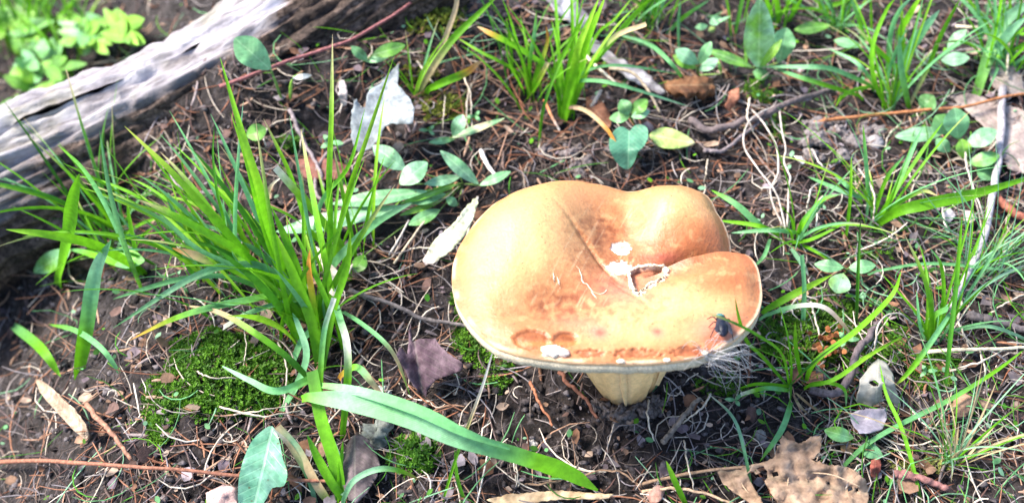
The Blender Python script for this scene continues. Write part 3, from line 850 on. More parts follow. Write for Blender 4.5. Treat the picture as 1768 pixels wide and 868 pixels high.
tuft(1535, 190, 'spreading grass tuft with long arching blades above the rusty fallen stalk', [
    ('1535,192 1510,140 1507,80 1530,20 1548,-5', 6, 7, 'gggg'), ('1530,162 1535,120 1550,80 1566,50', 4, 7, 'gbbb'),
    ('1510,148 1480,110 1430,84', ('arch', 2.2), 6, 'gbcb'), ('1512,152 1440,121 1390,116 1305,116', ('arch', 2.6), 8, 'gbbcb'),
    ('1492,168 1420,146 1370,130 1335,118', ('arch', 2), 7, 'ggbb'), ('1508,150 1480,154 1455,166 1441,187', ('arch', 2), 6, 'gggl'),
    ('1565,192 1600,120 1620,70 1640,30 1658,-2', 6, 7, 'sggg'), ('1566,118 1557,60 1573,25 1592,-8', 5, 14, 'dggl'),
    ('1530,150 1537,60 1552,20 1575,-5', 6, 8, 'gbbc'), ('1575,142 1530,100 1475,44', 4, 7, 'ggggs'), ('1492,84 1485,40 1468,-5', 3.5, 7, 'bgb'),
    ('1505,62 1503,-5', 3, 4, 'gg'), ('1560,130 1568,90 1590,55 1622,18', 4, 17, 'gbbc'), ('1570,190 1556,120 1552,60', 5, 9, 'gbb'),
], (18, 8, (4, 9), (1.6, .9), 1.6, 'ggbl'))
tuft(1510, 388, 'grass tuft with one long broad blade reaching over the grey branch', [
    ('1510,384 1540,340 1570,270 1592,222', 4, 8, 'ggbb'), ('1514,380 1560,310 1600,250 1628,212', 4, 6, 'gggg'),
    ('1505,384 1530,310 1562,268', 3.5, 6, 'ggb'), ('1508,392 1550,365 1600,352 1680,335 1775,308', (0, 2.2, 3, 3.2, 3.4), 18, 'gggggg', dict(prof=[8, 14, 18, 18, 13, 5], twist=.3)),
    ('1500,360 1496,290 1490,215', 5, 6, 'gbg'), ('1460,416 1468,340 1470,270', 4, 5, 'ggl'),
    ('1520,346 1470,336 1430,320 1395,305', ('arch', 1.6), 7, 'gcbb'), ('1490,350 1462,320 1436,296', ('arch', 2), 7, 'gbb'),
    ('1506,392 1540,358 1590,330 1620,338', 2.5, 7, 'ggs'),
], (14, 9, (3, 8), (1.5, 1.0), 1.4, 'ggbl'))
tuft(1375, 418, 'low grass tuft with curled pale roots, close behind the mushroom', [
    ('1375,415 1395,375 1420,346 1452,335', 2.6, 8, 'gggb'), ('1378,410 1385,385 1412,348', 3, 7, 'ggb'),
    ('1382,402 1330,397 1262,402', ('arch', 1.8), 7, 'gbbc'), ('1350,408 1310,390 1237,380', ('arch', 1.6), 7, 'dggg'),
    ('1325,398 1310,388 1270,352 1228,328', (.2, 1, 1.6, 1.2), 10, 'gbbg'), ('1365,428 1386,458 1396,476', ('arch', 1.2), 8, 'ccw'),
    ('1365,420 1400,414 1455,388', 1.8, 7, 'ggg'), ('1380,420 1420,440 1448,462', ('arch', 1), 5, 'gggw'),
    ('1385,575 1388,500 1384,440', 3, 8, 'bbb', CUT), ('1330,410 1320,440 1302,460', ('arch', 1), 6, 'bbb'),
], (10, 10, (3, 6), (1.6, 1.3), 1.6, 'ggb'))
tuft(1605, 595, 'grass tuft with a straw-tipped blade leaning against the grey branch', [
    ('1605,597 1607,540 1595,480 1562,405', 5, 9, 'gggls'), ('1610,572 1628,520 1625,460 1606,428', 5, 6, 'gggb'),
    ('1608,594 1612,550 1638,532', 3, 12, 'lgb', CUT), ('1642,538 1600,600 1570,640 1545,666', (2.6, 2.2, 1.6, 1), 9, 'bbggy'),
    ('1598,590 1588,560 1582,500', 3, 5, 'bbb'), ('1605,596 1586,545 1520,470', 3, 4, 'gg'),
], (12, 10, (4, 9), (1.6, .9), 1.7, 'ggb'))
solo_blade('1630,684 1640,590 1650,500 1656,430 1661,374', 6, 7, 'dddgg', 'single tall dark green blade standing beside the pale straw stalk', twist=.2)
tuft(1368, 670, 'low star-shaped grass tuft whose thin blades reach over the mushroom rim', [
    ('1365,672 1320,620 1290,590 1276,550 1269,514', (0, 3.5, 6, 7.5, 8.6), 6, 'dggd'),
    ('1363,668 1350,612 1310,580 1250,550 1199,536', (0, 4, 6.5, 8.2, 8.6), 5, 'ggds'),
    ('1386,662 1375,602 1373,555', 3.5, 7, 'ggl'), ('1390,662 1410,622 1480,570 1540,510 1556,468', 4, 9, 'ggggg'),
    ('1390,667 1440,655 1500,614 1562,578', ('arch', 2), 7, 'gglg'), ('1365,674 1320,670 1279,681', ('arch', 1.4), 7, 'gbgw', CUT),
    ('1370,667 1310,662 1275,670', ('arch', 1.5), 6, 'ggg'), ('1396,662 1430,660 1458,672 1461,704', ('arch', 1.5), 6, 'gggc'),
    ('1367,690 1350,740 1312,796', ('arch', 1.2), 9, 'dbbg'), ('1368,678 1380,700 1398,716', ('arch', .6), 5, 'nsn'), ('1372,676 1400,700 1428,719', ('arch', .6), 4, 'sns'),
], (6, 8, (2, 5), (1.6, 1.5), 1.3, 'ggd'))
solo_blade('1592,872 1575,800 1555,735 1530,680 1519,628', (0, .8, 1.5, 1.9, 2.2), 6, 'dgggg', 'thin dark green blade laid across the grey leaf with two holes')
solo_blade('1435,828 1490,772 1550,735 1640,690 1720,640 1775,598', (.2, .8, 1.2, 1.3, 1.1, .6), 8, 'dbbgg', 'long lying blue-green blade running from the oak leaf past the clay-coloured leaf bits')
solo_blade('1302,872 1285,780 1265,720 1222,678', (0, 2, 2.6, 2.0), 6, 'gbccw', 'arched silvery grass blade bending over bare soil beside the mushroom stem')
solo_blade('1185,872 1165,830 1150,795', 2.0, 9, 'ggl', 'short pointed bright green shoot in bare soil below the mushroom')
solo_blade('1318,537 1370,508 1437,474', (.8, 1.6, 1.8), 11, 'ggll', 'bright green blade pointing from the cap rim to the three-leaved sprout', twist=.1)
solo_blade('1312,548 1370,530 1420,530 1455,560 1477,590', ('arch', 1.6, .1), 9, 'bbwess', 'half-withered blade arching over moss with a pale straw end')
solo_blade('762,872 790,782 815,716 835,660 853,598', (0, 2.2, 3.8, 5.2, 6.6), 5, 'ggsww', 'slender stalk with bleached upper half leaning on the front of the mushroom cap', twist=.1, fold=.6)
solo_blade('805,872 790,825 785,775', 1.8, 6, 'dg', 'tiny dark green shoot beside the slender bleached stalk')
solo_blade('1478,575 1481,480 1486,372', 5, 5, 'kddk', 'dark thin upright stalk standing between the small round leaves', twist=0, fold=.8)
solo_blade('135,650 150,560 165,470 192,414', 5, 22, 'ggbcb', 'wide blue-green blade standing alone beside the mossy bank below the log', twist=.1)
solo_blade('100,490 118,410 126,350 137,300', (0, 6, 9, 11), 22, 'ggg', 'short broad bright green blade in front of the pale log', twist=.1)
solo_blade('250,470 170,425 90,406 10,396', (0, 5, 8, 10), 14, 'ggl', 'flat lying green blade under the pale log')
solo_blade('20,560 70,600 105,650', ('arch', 2), 15, 'bgg', 'drooping green blade on the bank above the dry straw piece')
solo_blade('205,640 175,600 130,570 85,560', ('arch', 2), 9, 'bbg', 'small arched blue-green blade on the bank near the wide upright blade')
tuft(200, 420, 'loose thin grass tuft growing against the shaded foot of the log', [
    ('245,500 215,420 190,330 172,225', 13, 8, 'gbb'), ('240,490 195,380 150,300 100,250', 13, 7, 'bbg'), ('240,460 225,380 220,330', 6, 9, 'ggg'),
    ('240,470 160,440 120,430', ('arch', 2.5), 10, 'ggb')], (30, 22, (4, 10), (2.2, .9), 2.2, 'ggbd'))
tuft(1725, 120, 'soft grass tuft near the flat dusty tan leaves', [
    ('1680,180 1720,60 1755,20 1790,5', 4, 18, 'gcc'), ('1700,120 1740,60 1772,30', 4, 14, 'bcc')], (40, 22, (4, 9), (1.8, 1.0), 2.2, 'ggbb'))
tuft(1340, 20, 'thick dark green grass bunch behind the large lance-shaped leaf', [
    ('1345,38 1340,-10', 3, 9, 'dg'), ('1355,36 1362,-10', 3, 9, 'dg'), ('1335,36 1318,-10', 3, 9, 'dg'), ('1362,34 1385,-5', 3, 8, 'dg')], (16, 34, (3, 7), (1.5, .6), 2.4, 'ddgg'))
tuft(60, 90, 'lush grass tuft growing behind the log', [], (60, 46, (5, 12), (1.5, 1.0), 3.0, 'gggld'))
tuft(1690, 480, 'wispy fine grass with grey-green lying blades beside the grey branch', [
    ('1645,545 1690,500 1740,470 1790,450', ('arch', 1.4), 5, 'bce'), ('1500,470 1600,455 1700,462 1790,472', ('arch', .9, .2), 5, 'bbc'),
    ('1650,570 1710,563 1790,592', ('arch', 1.6), 6, 'bcc'), ('1660,520 1720,440 1768,400', 2, 4, 'bcb')], (36, 18, (3, 8), (1.2, 1.6), .9, 'bbcgs'))
tuft(1640, 800, 'short wispy grass on the bare patch near the oak leaf', [], (50, 12, (2, 6), (1.5, 1.6), 1.0, 'bgcss'))
tuft(1120, 40, 'thin scattered grass stalks beyond the grey bark strip', [
    ('1185,145 1160,110 1120,76 1062,58', ('arch', 2.4), 7, 'gbbc'), ('1150,60 1180,30 1225,0', 2, 6, 'bgb'), ('1172,92 1171,40 1175,0', 3, 5, 'bb')], (40, 14, (3, 7), (1.5, 1.2), 1.5, 'gbd'))
tuft(1445, 55, 'fine grass fringe beside the wavy-edged green leaf', [('1400,18 1440,8 1480,-6', 1.5, 7, 'ggg')], (30, 8, (3, 6), (1.5, 1.0), 1.4, 'gbd'))

# ------------------------------------------------------------------ broad-leaved plants
plant(485, 168, 'single spoon-shaped leaf on a slender stalk in front of the log', [(467, 120, 405, 66, 50, 3.2, 4.2, 'bb', .6)], [('487,172 478,150 467,118', (0, 2, 3.2), 2.2, (.18, .34, .08))])
plant(502, 172, 'tiny hooked sprout with a white tip by the log', [(505, 135, 538, 130, 10, 2.2, 2.1, 'w')], [('502,174 501,150 508,133 520,129', (0, 1.2, 2, 2.2), 2, (.25, .5, .06))])
plant(445, 250, 'small dark oval leaf seedling under the shade of the log', [(425, 235, 460, 222, 30, .8, 1.0, 'dg')])
plant(625, 105, 'leafy seedling with two dark folded leaves behind the white torn leaf', [(635, 105, 606, 80, 18, 1.2, 1.6, 'db'), (643, 95, 700, 78, 24, 1.2, 1.4, 'dg'), (630, 106, 672, 98, 12, .6, .8, 'cb')])
# strap-leaved rosette beside the cap
plant(800, 318, 'spreading rosette of long grey-green strap leaves beside the mushroom cap', [
    (738, 330, 573, 352, 26, 1.2, 1.0, 'bb', .55), (700, 355, 476, 400, 30, 1.0, .6, 'bc', .6), (700, 293, 644, 252, 34, 1.2, 1.6, 'bc', .55), (690, 318, 738, 280, 36, 1.4, 1.8, 'bc', .5),
    (826, 318, 760, 260, 24, .8, 1.8, 'cb', .5), (828, 320, 882, 296, 17, .8, 1.2, 'bb', .5), (795, 305, 732, 318, 18, .9, 1.2, 'bc', .5), (790, 318, 690, 352, 12, .7, 1.0, 'gg', .5),
    (770, 335, 700, 350, 20, .6, .8, 'bb', .5), (765, 345, 690, 372, 12, .4, .5, 'gl', .5), (790, 355, 770, 340, 16, .4, .5, 'bb', .5), (760, 362, 705, 388, 22, .4, .5, 'gb', .5), (630, 440, 612, 470, 26, .4, .5, 'dg', .5)],
    name='strap_leaf_plant')
plant(775, 240, 'small seedling with a rounded upright leaf beside a dry strap blade', [(782, 235, 800, 198, 24, .8, 2.0, 'bc', .55), (785, 240, 740, 246, 12, .5, .6, 'gb', .5), (780, 238, 872, 204, 13, .8, 1.2, 'bs', .4)])
plant(1095, 215, 'seedling with one heart-shaped leaf and three toothed leaves behind the mushroom', [
    (1088, 200, 1052, 205, 20, 1.2, .9, 'db', .5), (1090, 202, 1122, 192, 17, 1.2, 1.5, 'bc', .55), (1086, 198, 1072, 172, 26, 1.3, 1.6, 'db', .5), (1090, 196, 1118, 172, 24, 1.3, 1.7, 'dg', .5)])
lf = leaf('leaf', '1087,226 1094,218 1106,215 1117,221 1119,236 1112,252 1102,262 1095,280 1085,292 1072,288 1060,274 1052,256 1053,238 1064,222 1076,219', ((1086, 226), (1084, 292)), (1.3, 1.5, .7), ((.055, .20, .12), (.12, .33, .20)), M_LEAF,
          bpy.data.objects['seedling.005'] if 'seedling.005' in bpy.data.objects else None, fold=.25, crumple=.05, sp=6)
fl = leaf('fallen_leaf', oval(1121, 233, 1200, 247, 36, .35), ((1121, 233), (1200, 247)), (.7, .9, .8), ((.28, .42, .10), (.42, .50, .18)), M_LEAF, fold=.1, crumple=.04, sp=6, solid=.3,
          colf=lambda v, al, pe, c: c * (1 - sstep(.75, 1, al))[:, None] + np.array([.62, .55, .30]) * sstep(.75, 1, al)[:, None])
tag(fl, 'oblong yellow-green fallen leaf lying beside the heart-shaped leaf', 'leaf')
plant(1205, 130, 'four-leaved pale green sprout beside the rusty bark chunk', [(1203, 118, 1162, 96, 22, .9, 1.8, 'lg', .55), (1206, 110, 1166, 86, 26, 1.3, 2.2, 'bc', .55), (1206, 112, 1228, 72, 20, 1.2, 3.0, 'bc', .55), (1207, 122, 1240, 102, 20, .9, 1.5, 'cc', .55), (1245, 128, 1240, 105, 6, .5, 1.2, 'l', .5)])
plant(1312, 118, 'plant with a tall lance-shaped leaf and a round blue-green leaf behind it', [
    (1310, 118, 1312, -4, 54, .5, 5.2, 'gc', .38), (1345, 108, 1358, 48, 42, .6, 2.6, 'bb', .6), (1298, 115, 1220, 86, 18, .6, 1.2, 'dg', .5), (1312, 118, 1350, 68, 15, .6, 3.0, 'gl', .55), (1288, 118, 1291, 20, 8, .4, 4, 'l', .4),
    (1300, 124, 1328, 132, 22, .4, .3, 'bd', .5)], name='lance_leaf_plant')
plant(1378, 48, 'low wavy-edged green leaf plant at the edge of the dark soil', [(1372, 52, 1434, 44, 20, .6, .7, 'dg', .4)])
plant(1225, 45, 'tiny blue-green sprout growing beyond the lance-leaved plant', [(1222, 45, 1200, 48, 12, .8, .8, 'bb'), (1225, 42, 1245, 30, 16, .8, 1.0, 'bc'), (1226, 46, 1232, 56, 14, .6, .6, 'by'), (1228, 42, 1262, 28, 6, .8, 1.2, 'gc')])
plant(1660, 245, 'leafy plant with big rounded grey-green leaves in front of the grey branch', [
    (1655, 240, 1648, 186, 46, 1.0, 2.4, 'bb', .55), (1640, 230, 1615, 200, 40, .8, 1.6, 'bd', .55), (1668, 250, 1722, 226, 32, 1.0, 1.6, 'bc', .55), (1630, 228, 1545, 236, 26, .7, .8, 'bc', .45),
    (1668, 275, 1660, 240, 28, .5, 1.4, 'lg', .55), (1672, 282, 1726, 268, 26, .6, 1.0, 'gb', .55), (1690, 280, 1716, 310, 34, .3, .4, 'db', .5), (1640, 262, 1616, 240, 24, .5, .8, 'bb', .5), (1590, 190, 1612, 165, 34, .5, 1.2, 'db', .5)], name='broad_leaf_plant')
plant(1640, 95, 'pair of pale blue-green oval leaves on a weedy stalk', [(1636, 84, 1668, 52, 22, 1.0, 2.0, 'bc', .5), (1625, 104, 1674, 100, 24, 1.0, 1.2, 'cc', .5)])
plant(1720, 95, 'faint weed with narrow pale leaves', [(1720, 92, 1700, 90, 20, 1, 1.2, 'gb'), (1722, 90, 1735, 98, 22, 1, 1, 'gg'), (1722, 88, 1720, 65, 10, 1, 1.6, 'bb')])
plant(1450, 78, 'flat grey-green leaf lying under the arching grass blades', [(1440, 70, 1488, 80, 17, .5, .5, 'bb', .4)])
plant(1462, 470, 'sprout with three small oval leaves on moss beside the mushroom', [(1456, 462, 1406, 456, 22, 1.0, .9, 'bb', .5), (1466, 462, 1512, 458, 24, 1.0, .9, 'bb', .5), (1456, 472, 1444, 506, 40, .9, .7, 'lc', .55)])
plant(1468, 758, 'sprout with a glossy pointed leaf and a notched leaf beside the oak leaf', [(1474, 756, 1423, 742, 26, .8, 1.0, 'gb', .5), (1484, 770, 1524, 786, 26, .5, .5, 'bb', .45)])
plant(1395, 805, 'tiny dark blue-green seedling pushing through the oak leaf', [(1396, 806, 1370, 804, 8, .8, .8, 'bd'), (1397, 803, 1398, 788, 8, 1, 1.4, 'bd'), (1398, 806, 1404, 812, 8, .9, .8, 'bd')])
bl = plant(450, 868, 'large drooping blue-green leaf with scarred tip below the grass clump', [])
leaf('leaf', '470,735 482,760 488,790 496,815 490,838 470,842 455,868 430,880 412,870 412,830 418,800 432,765 450,745', ((470, 735), (438, 875)), (1.6, 1.8, .6), ((.12, .34, .20), (.22, .46, .32)), M_LEAF, bl, fold=.15, crumple=.12, sp=8)
plant(100, 455, 'weed with oval bright leaves below the pale log', [(122, 430, 58, 470, 34, 1.8, 1.5, 'gb', .55), (180, 440, 250, 450, 36, 1.6, 1.2, 'bg', .5)])
for k, (x, y, lab) in enumerate([(70, 110, 'bright leafy weed crowding behind the middle of the log'), (150, 60, 'broad-leaved weed behind the log near lush grass'), (20, 40, 'pale green weed deepest in the grass behind the log'), (215, 55, 'small yellow-green weed close behind the log crest'), (55, 170, 'low rounded weed touching the back of the log')]):
    lv = []
    for j in range(17):
        a = rng.uniform(0, 6.28); L = rng.uniform(34, 70); x0, y0 = x + rng.normal() * 12, y + rng.normal() * 8
        lv.append((x0, y0, x0 + L * math.cos(a), y0 + .7 * L * math.sin(a) - 8, rng.uniform(14, 26), rng.uniform(1, 2.5), rng.uniform(1.5, 3.5), ['gl', 'lg', 'gb', 'dg'][rng.integers(4)], .5))
    plant(x, y, lab, lv, name='weed')
for k, (x, y, s, lab) in enumerate([(570, 245, 1, 'tiny seedling with thin pale leaves at the foot of the white torn leaf'), (1270, 690, .8, 'minute blue-green sprout hidden below the seed fluff'), (1600, 640, .8, 'minute seedling beside the grey leaf with holes'),
                                    (740, 225, .7, 'minute seedling with needle leaves beside the white torn leaf'), (1460, 585, 1, 'small blue-green seedling beside the curved dark root'), (820, 200, .7, 'tiny moss-green sprout among brown needles')]):
    plant(x, y, lab, [(x, y, x + s * 24 * math.cos(a), y + s * 14 * math.sin(a), 9 * s, .5, .8, 'bb', .5) for a in (.2 + k, 2.3 + k, 4.2 + k)])

# ------------------------------------------------------------------ dead leaves
def dl(name, poly, ax, h, cols, label, cat='leaf', **k):
    k.setdefault('solid', .35); k.setdefault('smooth', False); k.setdefault('jag', .8); k.setdefault('mat', M_DEAD)
    return tag(leaf(name, poly, ax, h, cols, **k), label, cat)
dl('torn_leaf', '689,108 687,148 697,158 709,172 716,188 712,213 694,214 679,213 664,218 656,238 641,256 623,264 613,258 606,238 606,203 611,175 616,170 623,185 631,185 634,162 643,152 656,145 664,134 679,119', ((625, 262), (688, 110)), (1.0, 2.2, 2.6),
   ((.19, .215, .235), (.31, .34, .36)), 'whitish-grey torn leaf standing up beside the tall grass blade', fold=.35, crumple=.1,
   colf=lambda v, al, pe, c: c * (1 - .45 * sstep(.8, 1, al)[:, None]) * (1 - .25 * sstep(.3, 0, al)[:, None]))
dl('purple_leaf', '708,556 712,590 722,585 752,583 760,598 778,612 800,628 798,637 775,648 752,655 738,672 735,685 722,674 705,652 700,640 684,615 690,598 704,612 706,585', ((712, 570), (730, 684)), (1.9, 1.4, .5),
   ((.05, .028, .042), (.15, .10, .125)), 'curled dark purple dead leaf lying beside the mushroom stem', fold=.8, crumple=.2)
dl('brown_leaf', '608,752 620,748 636,758 648,778 656,800 650,825 634,850 616,868 600,862 590,830 588,800 596,775', ((612, 750), (612, 866)), (.9, 1.3, .7),
   ((.065, .05, .055), (.15, .115, .12)), 'smooth dark grey-brown dead leaf half under the grass stalks', fold=-.3, crumple=.12, jag=.4)
dl('holed_leaf', '1516,618 1530,625 1542,645 1546,668 1556,700 1554,704 1540,694 1528,690 1520,694 1512,698 1502,704 1490,702 1480,697 1478,688 1484,668 1484,655 1496,640 1504,628', ((1516, 618), (1512, 704)), (1.5, 1.7, .7),
   ((.22, .215, .19), (.34, .32, .28)), 'pale grey-green dead leaf with two dark holes standing on the moss', holes=['1501,658 1510,655 1518,661 1517,667 1508,667 1501,664', '1524,662 1530,665 1532,680 1531,690 1524,688 1523,675'], mat=M_HOLED, fold=-.25, crumple=.1, jag=.3, sp=5, arch=.4)
dl('leaf_fragment', '1466,716 1480,708 1502,705 1530,703 1532,720 1524,740 1505,746 1484,748 1474,736', ((1466, 725), (1532, 722)), (.9, 1.0, .8), ((.19, .17, .21), (.31, .28, .34)), 'lilac-grey leaf scrap lying against the leaf with two holes', crumple=.18, fold=.5, mat=M_HOLED)
oak = empty('oak_leaf', G(1390, 815, 0), 'large crumpled tan oak leaf with small holes spread on bare soil', 'leaf')
oak_blade = leaf('leaf_blade', '1238,812 1262,806 1296,802 1325,796 1338,786 1350,750 1378,766 1392,760 1418,750 1416,780 1400,792 1420,798 1452,804 1478,812 1496,830 1500,858 1498,880 1352,884 1330,850 1322,835 1326,812 1318,803 1306,808 1312,815 1305,818 1296,812 1290,818 1300,840 1318,868 1335,884 1316,886 1288,862 1262,845 1246,830',
     ((1240, 810), (1500, 850)), (.7, 1.3, 1.0, .8), ((.21, .135, .09), (.36, .25, .18)), M_DEAD, oak, holes=['1332,815 1342,813 1345,820 1335,823', '1428,832 1432,830 1434,835 1429,836', '1462,840 1470,838 1473,845 1464,848', '1478,842 1482,842 1482,848 1478,847'], smooth=False, jag=1.2, crumple=.45, fold=.25, arch=.3, sp=6, solid=.4)
stemtube('leaf_stalk', '1100,838 1170,820 1240,810 1300,803 1330,797', (.3, .6, .9, 1.2, 1.1), 3.4, (.33, .21, .13), oak, wob=.0006, n=24)
stemtube('leaf_vein', '1325,797 1360,788 1405,790', (1.35, 1.4, 1.5), 1.8, (.42, .30, .20), oak_blade, n=10)
stemtube('leaf_vein', '1330,797 1370,805 1395,830', (1.35, 1.3, 1.3), 1.6, (.42, .30, .20), oak_blade, n=10)
stemtube('leaf_vein', '1345,800 1352,775 1352,752', (1.5, 1.7, 1.6), 1.3, (.42, .30, .20), oak_blade, n=10)
stemtube('leaf_vein', '1400,815 1440,820 1485,840', (1.4, 1.6, 1.5), 1.3, (.42, .30, .20), oak_blade, n=10)
stemtube('leaf_vein', '1365,805 1360,840 1370,872', (1.4, 1.6, 1.5), 1.3, (.42, .30, .20), oak_blade, n=10)
stemtube('leaf_vein', '1410,795 1415,775 1418,755', (1.5, 1.7, 1.6), 1.3, (.42, .30, .20), oak_blade, n=10)
stemtube('leaf_vein', '1300,805 1280,830 1300,860', (1.2, 1.3, 1.3), 1.3, (.42, .30, .20), oak_blade, n=10)
dl('pale_leaf', '822,342 826,350 818,375 806,398 798,412 785,425 770,440 752,452 735,458 730,450 742,428 752,412 765,402 780,388 795,372 808,352', ((826, 345), (734, 455)), (.8, 1.6, 1.2), ((.44, .48, .28), (.66, .66, .50)), 'pale cream-green withered leaf with pinkish end tucked under the cap edge', crumple=.12, fold=.3,
   colf=lambda v, al, pe, c: c * (1 - .7 * sstep(.78, 1, al)[:, None]) + np.array([.50, .33, .36]) * .7 * sstep(.78, 1, al)[:, None])
dl('red_leaf', '512,276 545,270 580,276 604,288 606,303 582,310 530,309 512,294', ((512, 285), (606, 300)), (.5, .7, .5), ((.10, .035, .03), (.20, .08, .06)), 'flat red-brown dead leaf behind the upright grass blades', crumple=.15)
dl('bark_strip', '1012,58 1035,72 1060,95 1085,110 1110,120 1130,140 1150,158 1140,162 1115,150 1090,138 1065,120 1040,100 1015,85 1002,70', ((1010, 62), (1148, 160)), (.5, .9, .7), ((.13, .11, .12), (.38, .36, .39)), 'long peeling whitish-grey bark strip on the litter behind the mushroom', cat='bark', crumple=.25, solid=1.2)
dl('bark_strip', '935,-10 985,-8 1010,20 1030,45 1015,58 990,45 965,25', ((945, -5), (1020, 55)), (.5, .7, .6), ((.2, .17, .2), (.42, .40, .45)), 'shorter pale lilac bark strip further behind the bright grass tuft', cat='bark', crumple=.25, solid=1.2)
dl('bark_chunk', '1146,140 1175,134 1205,132 1232,136 1236,150 1222,158 1190,160 1160,162 1148,154', ((1146, 148), (1236, 146)), (.9, 1.5, 1.0), ((.07, .03, .015), (.22, .10, .045)), 'rusty brown crumbling bark chunk under the four-leaved sprout', cat='bark', crumple=.35, solid=5, jag=2)
dl('leaf_fragment', '1258,160 1275,150 1278,170 1262,190 1252,186', ((1265, 152), (1258, 188)), (.6, .9, .5), ((.20, .07, .04), (.32, .14, .09)), 'small reddish leaf scrap near the rusty bark chunk', crumple=.2)
dl('straw_piece', '62,655 80,662 112,690 138,718 152,745 148,757 128,742 100,712 72,680', ((65, 658), (150, 752)), (1.0, 1.6, .8), ((.24, .165, .115), (.46, .35, .26)), 'broad dry pinkish straw piece on the sloping bank', cat='straw', crumple=.22, fold=.9, smooth=True, jag=.7)
dl('straw_scrap', '545,425 556,430 570,455 585,470 600,462 610,455 604,470 590,485 588,505 602,508 580,512 568,505 575,490 560,470', ((548, 428), (595, 508)), (1.6, 2.0, 2.2), ((.60, .52, .42), (.80, .74, .64)), 'bleached crumpled dry blade caught in the grass clump', cat='straw', crumple=.3, fold=.3)
dl('leaf_fragment', '586,140 594,138 600,158 598,182 590,184 584,165', ((590, 140), (594, 182)), (1.0, 1.3, .8), ((.50, .40, .38), (.66, .58, .55)), 'small pinkish-white leaf scrap beside the white torn leaf', crumple=.15)
dl('leaf_fragment', '1640,168 1672,160 1720,175 1768,190 1790,260 1768,300 1740,290 1720,240 1690,210', ((1640, 168), (1780, 260)), (.3, .5, .4), ((.24, .185, .17), (.38, .31, .29)), 'big flat dusty pink-tan leaf beyond the grey branch', crumple=.2)
dl('leaf_fragment', '1700,110 1730,100 1760,120 1775,160 1740,170 1715,150', ((1700, 110), (1770, 160)), (.3, .5, .4), ((.24, .185, .165), (.36, .30, .27)), 'dusty tan leaf behind the soft grass tuft', crumple=.2)
dl('leaf_fragment', '1648,682 1668,676 1682,690 1676,715 1656,722 1642,706', ((1650, 685), (1670, 720)), (.4, .9, .5), ((.22, .12, .075), (.38, .23, .16)), 'crumpled clay-brown leaf bit beside the long lying blade', crumple=.35)
dl('leaf_fragment', '1690,690 1712,685 1716,702 1700,712', ((1690, 692), (1712, 705)), (.4, .6, .4), ((.20, .13, .09), (.34, .23, .17)), 'little tan leaf bit at the end of the crumpled clay-brown one', crumple=.25)
dl('leaf_fragment', '1505,790 1518,786 1522,800 1516,822 1504,824 1502,806', ((1512, 788), (1510, 823)), (.5, .9, .4), ((.22, .055, .04), (.34, .11, .08)), 'red-brown curled leaf scrap at the rim of the oak leaf', crumple=.2)
dl('leaf_fragment', '1450,758 1468,762 1476,780 1466,786 1452,776', ((1452, 760), (1470, 785)), (.5, .7, .4), ((.30, .17, .08), (.44, .28, .16)), 'ochre leaf scrap between the sprout and the oak leaf', crumple=.2)
dl('leaf_fragment', '1664,362 1680,364 1688,376 1676,386 1664,380', ((1664, 366), (1684, 382)), (.4, .6, .5), ((.50, .35, .33), (.62, .47, .44)), 'small pink leaf flake beside the grey branch', crumple=.15)
dl('leaf_fragment', '1626,362 1640,358 1650,372 1640,384 1628,378', ((1628, 362), (1644, 380)), (.4, .6, .5), ((.36, .33, .36), (.48, .45, .48)), 'small grey leaf flake next to the pink flake', crumple=.15)
dl('leaf_fragment', '1368,268 1384,270 1392,280 1386,284 1376,276', ((1368, 268), (1390, 282)), (.5, .8, .6), ((.68, .62, .56), (.8, .76, .7)), 'tiny white forked chip lying on grey soil clods', crumple=.15)
dl('leaf_fragment', '700,640 712,632 716,650 708,660', ((702, 642), (714, 656)), (.4, .7, .3), ((.22, .15, .15), (.34, .24, .24)), 'mottled scrap tucked beside the purple dead leaf', crumple=.15)
dl('leaf_fragment', '355,850 385,835 412,842 410,880 360,885', ((360, 850), (405, 870)), (.4, .7, .4), ((.38, .24, .22), (.52, .36, .34)), 'pink-tan dead leaf beneath the drooping blue-green leaf', crumple=.2)
dl('leaf_fragment', '1010,170 1040,175 1058,205 1052,222 1030,205 1012,188', ((1012, 172), (1052, 218)), (.4, .8, .4), ((.10, .04, .025), (.20, .085, .05)), 'dark rusty leaf leaning behind the yellowing grass blade', crumple=.2)
dl('leaf_fragment', '1115,852 1135,836 1150,840 1142,862 1125,870', ((1115, 855), (1148, 842)), (.4, .7, .4), ((.34, .18, .14), (.5, .3, .25)), 'small pinkish scrap beside the short pointed shoot', crumple=.2)
dl('leaf_fragment', '840,862 880,852 960,846 1060,852 1050,860 950,862 870,876', ((842, 865), (1058, 855)), (.5, .7, .5), ((.38, .25, .14), (.54, .40, .26)), 'long flat dry straw leaf lying along the bare soil below the broad blade', crumple=.1)

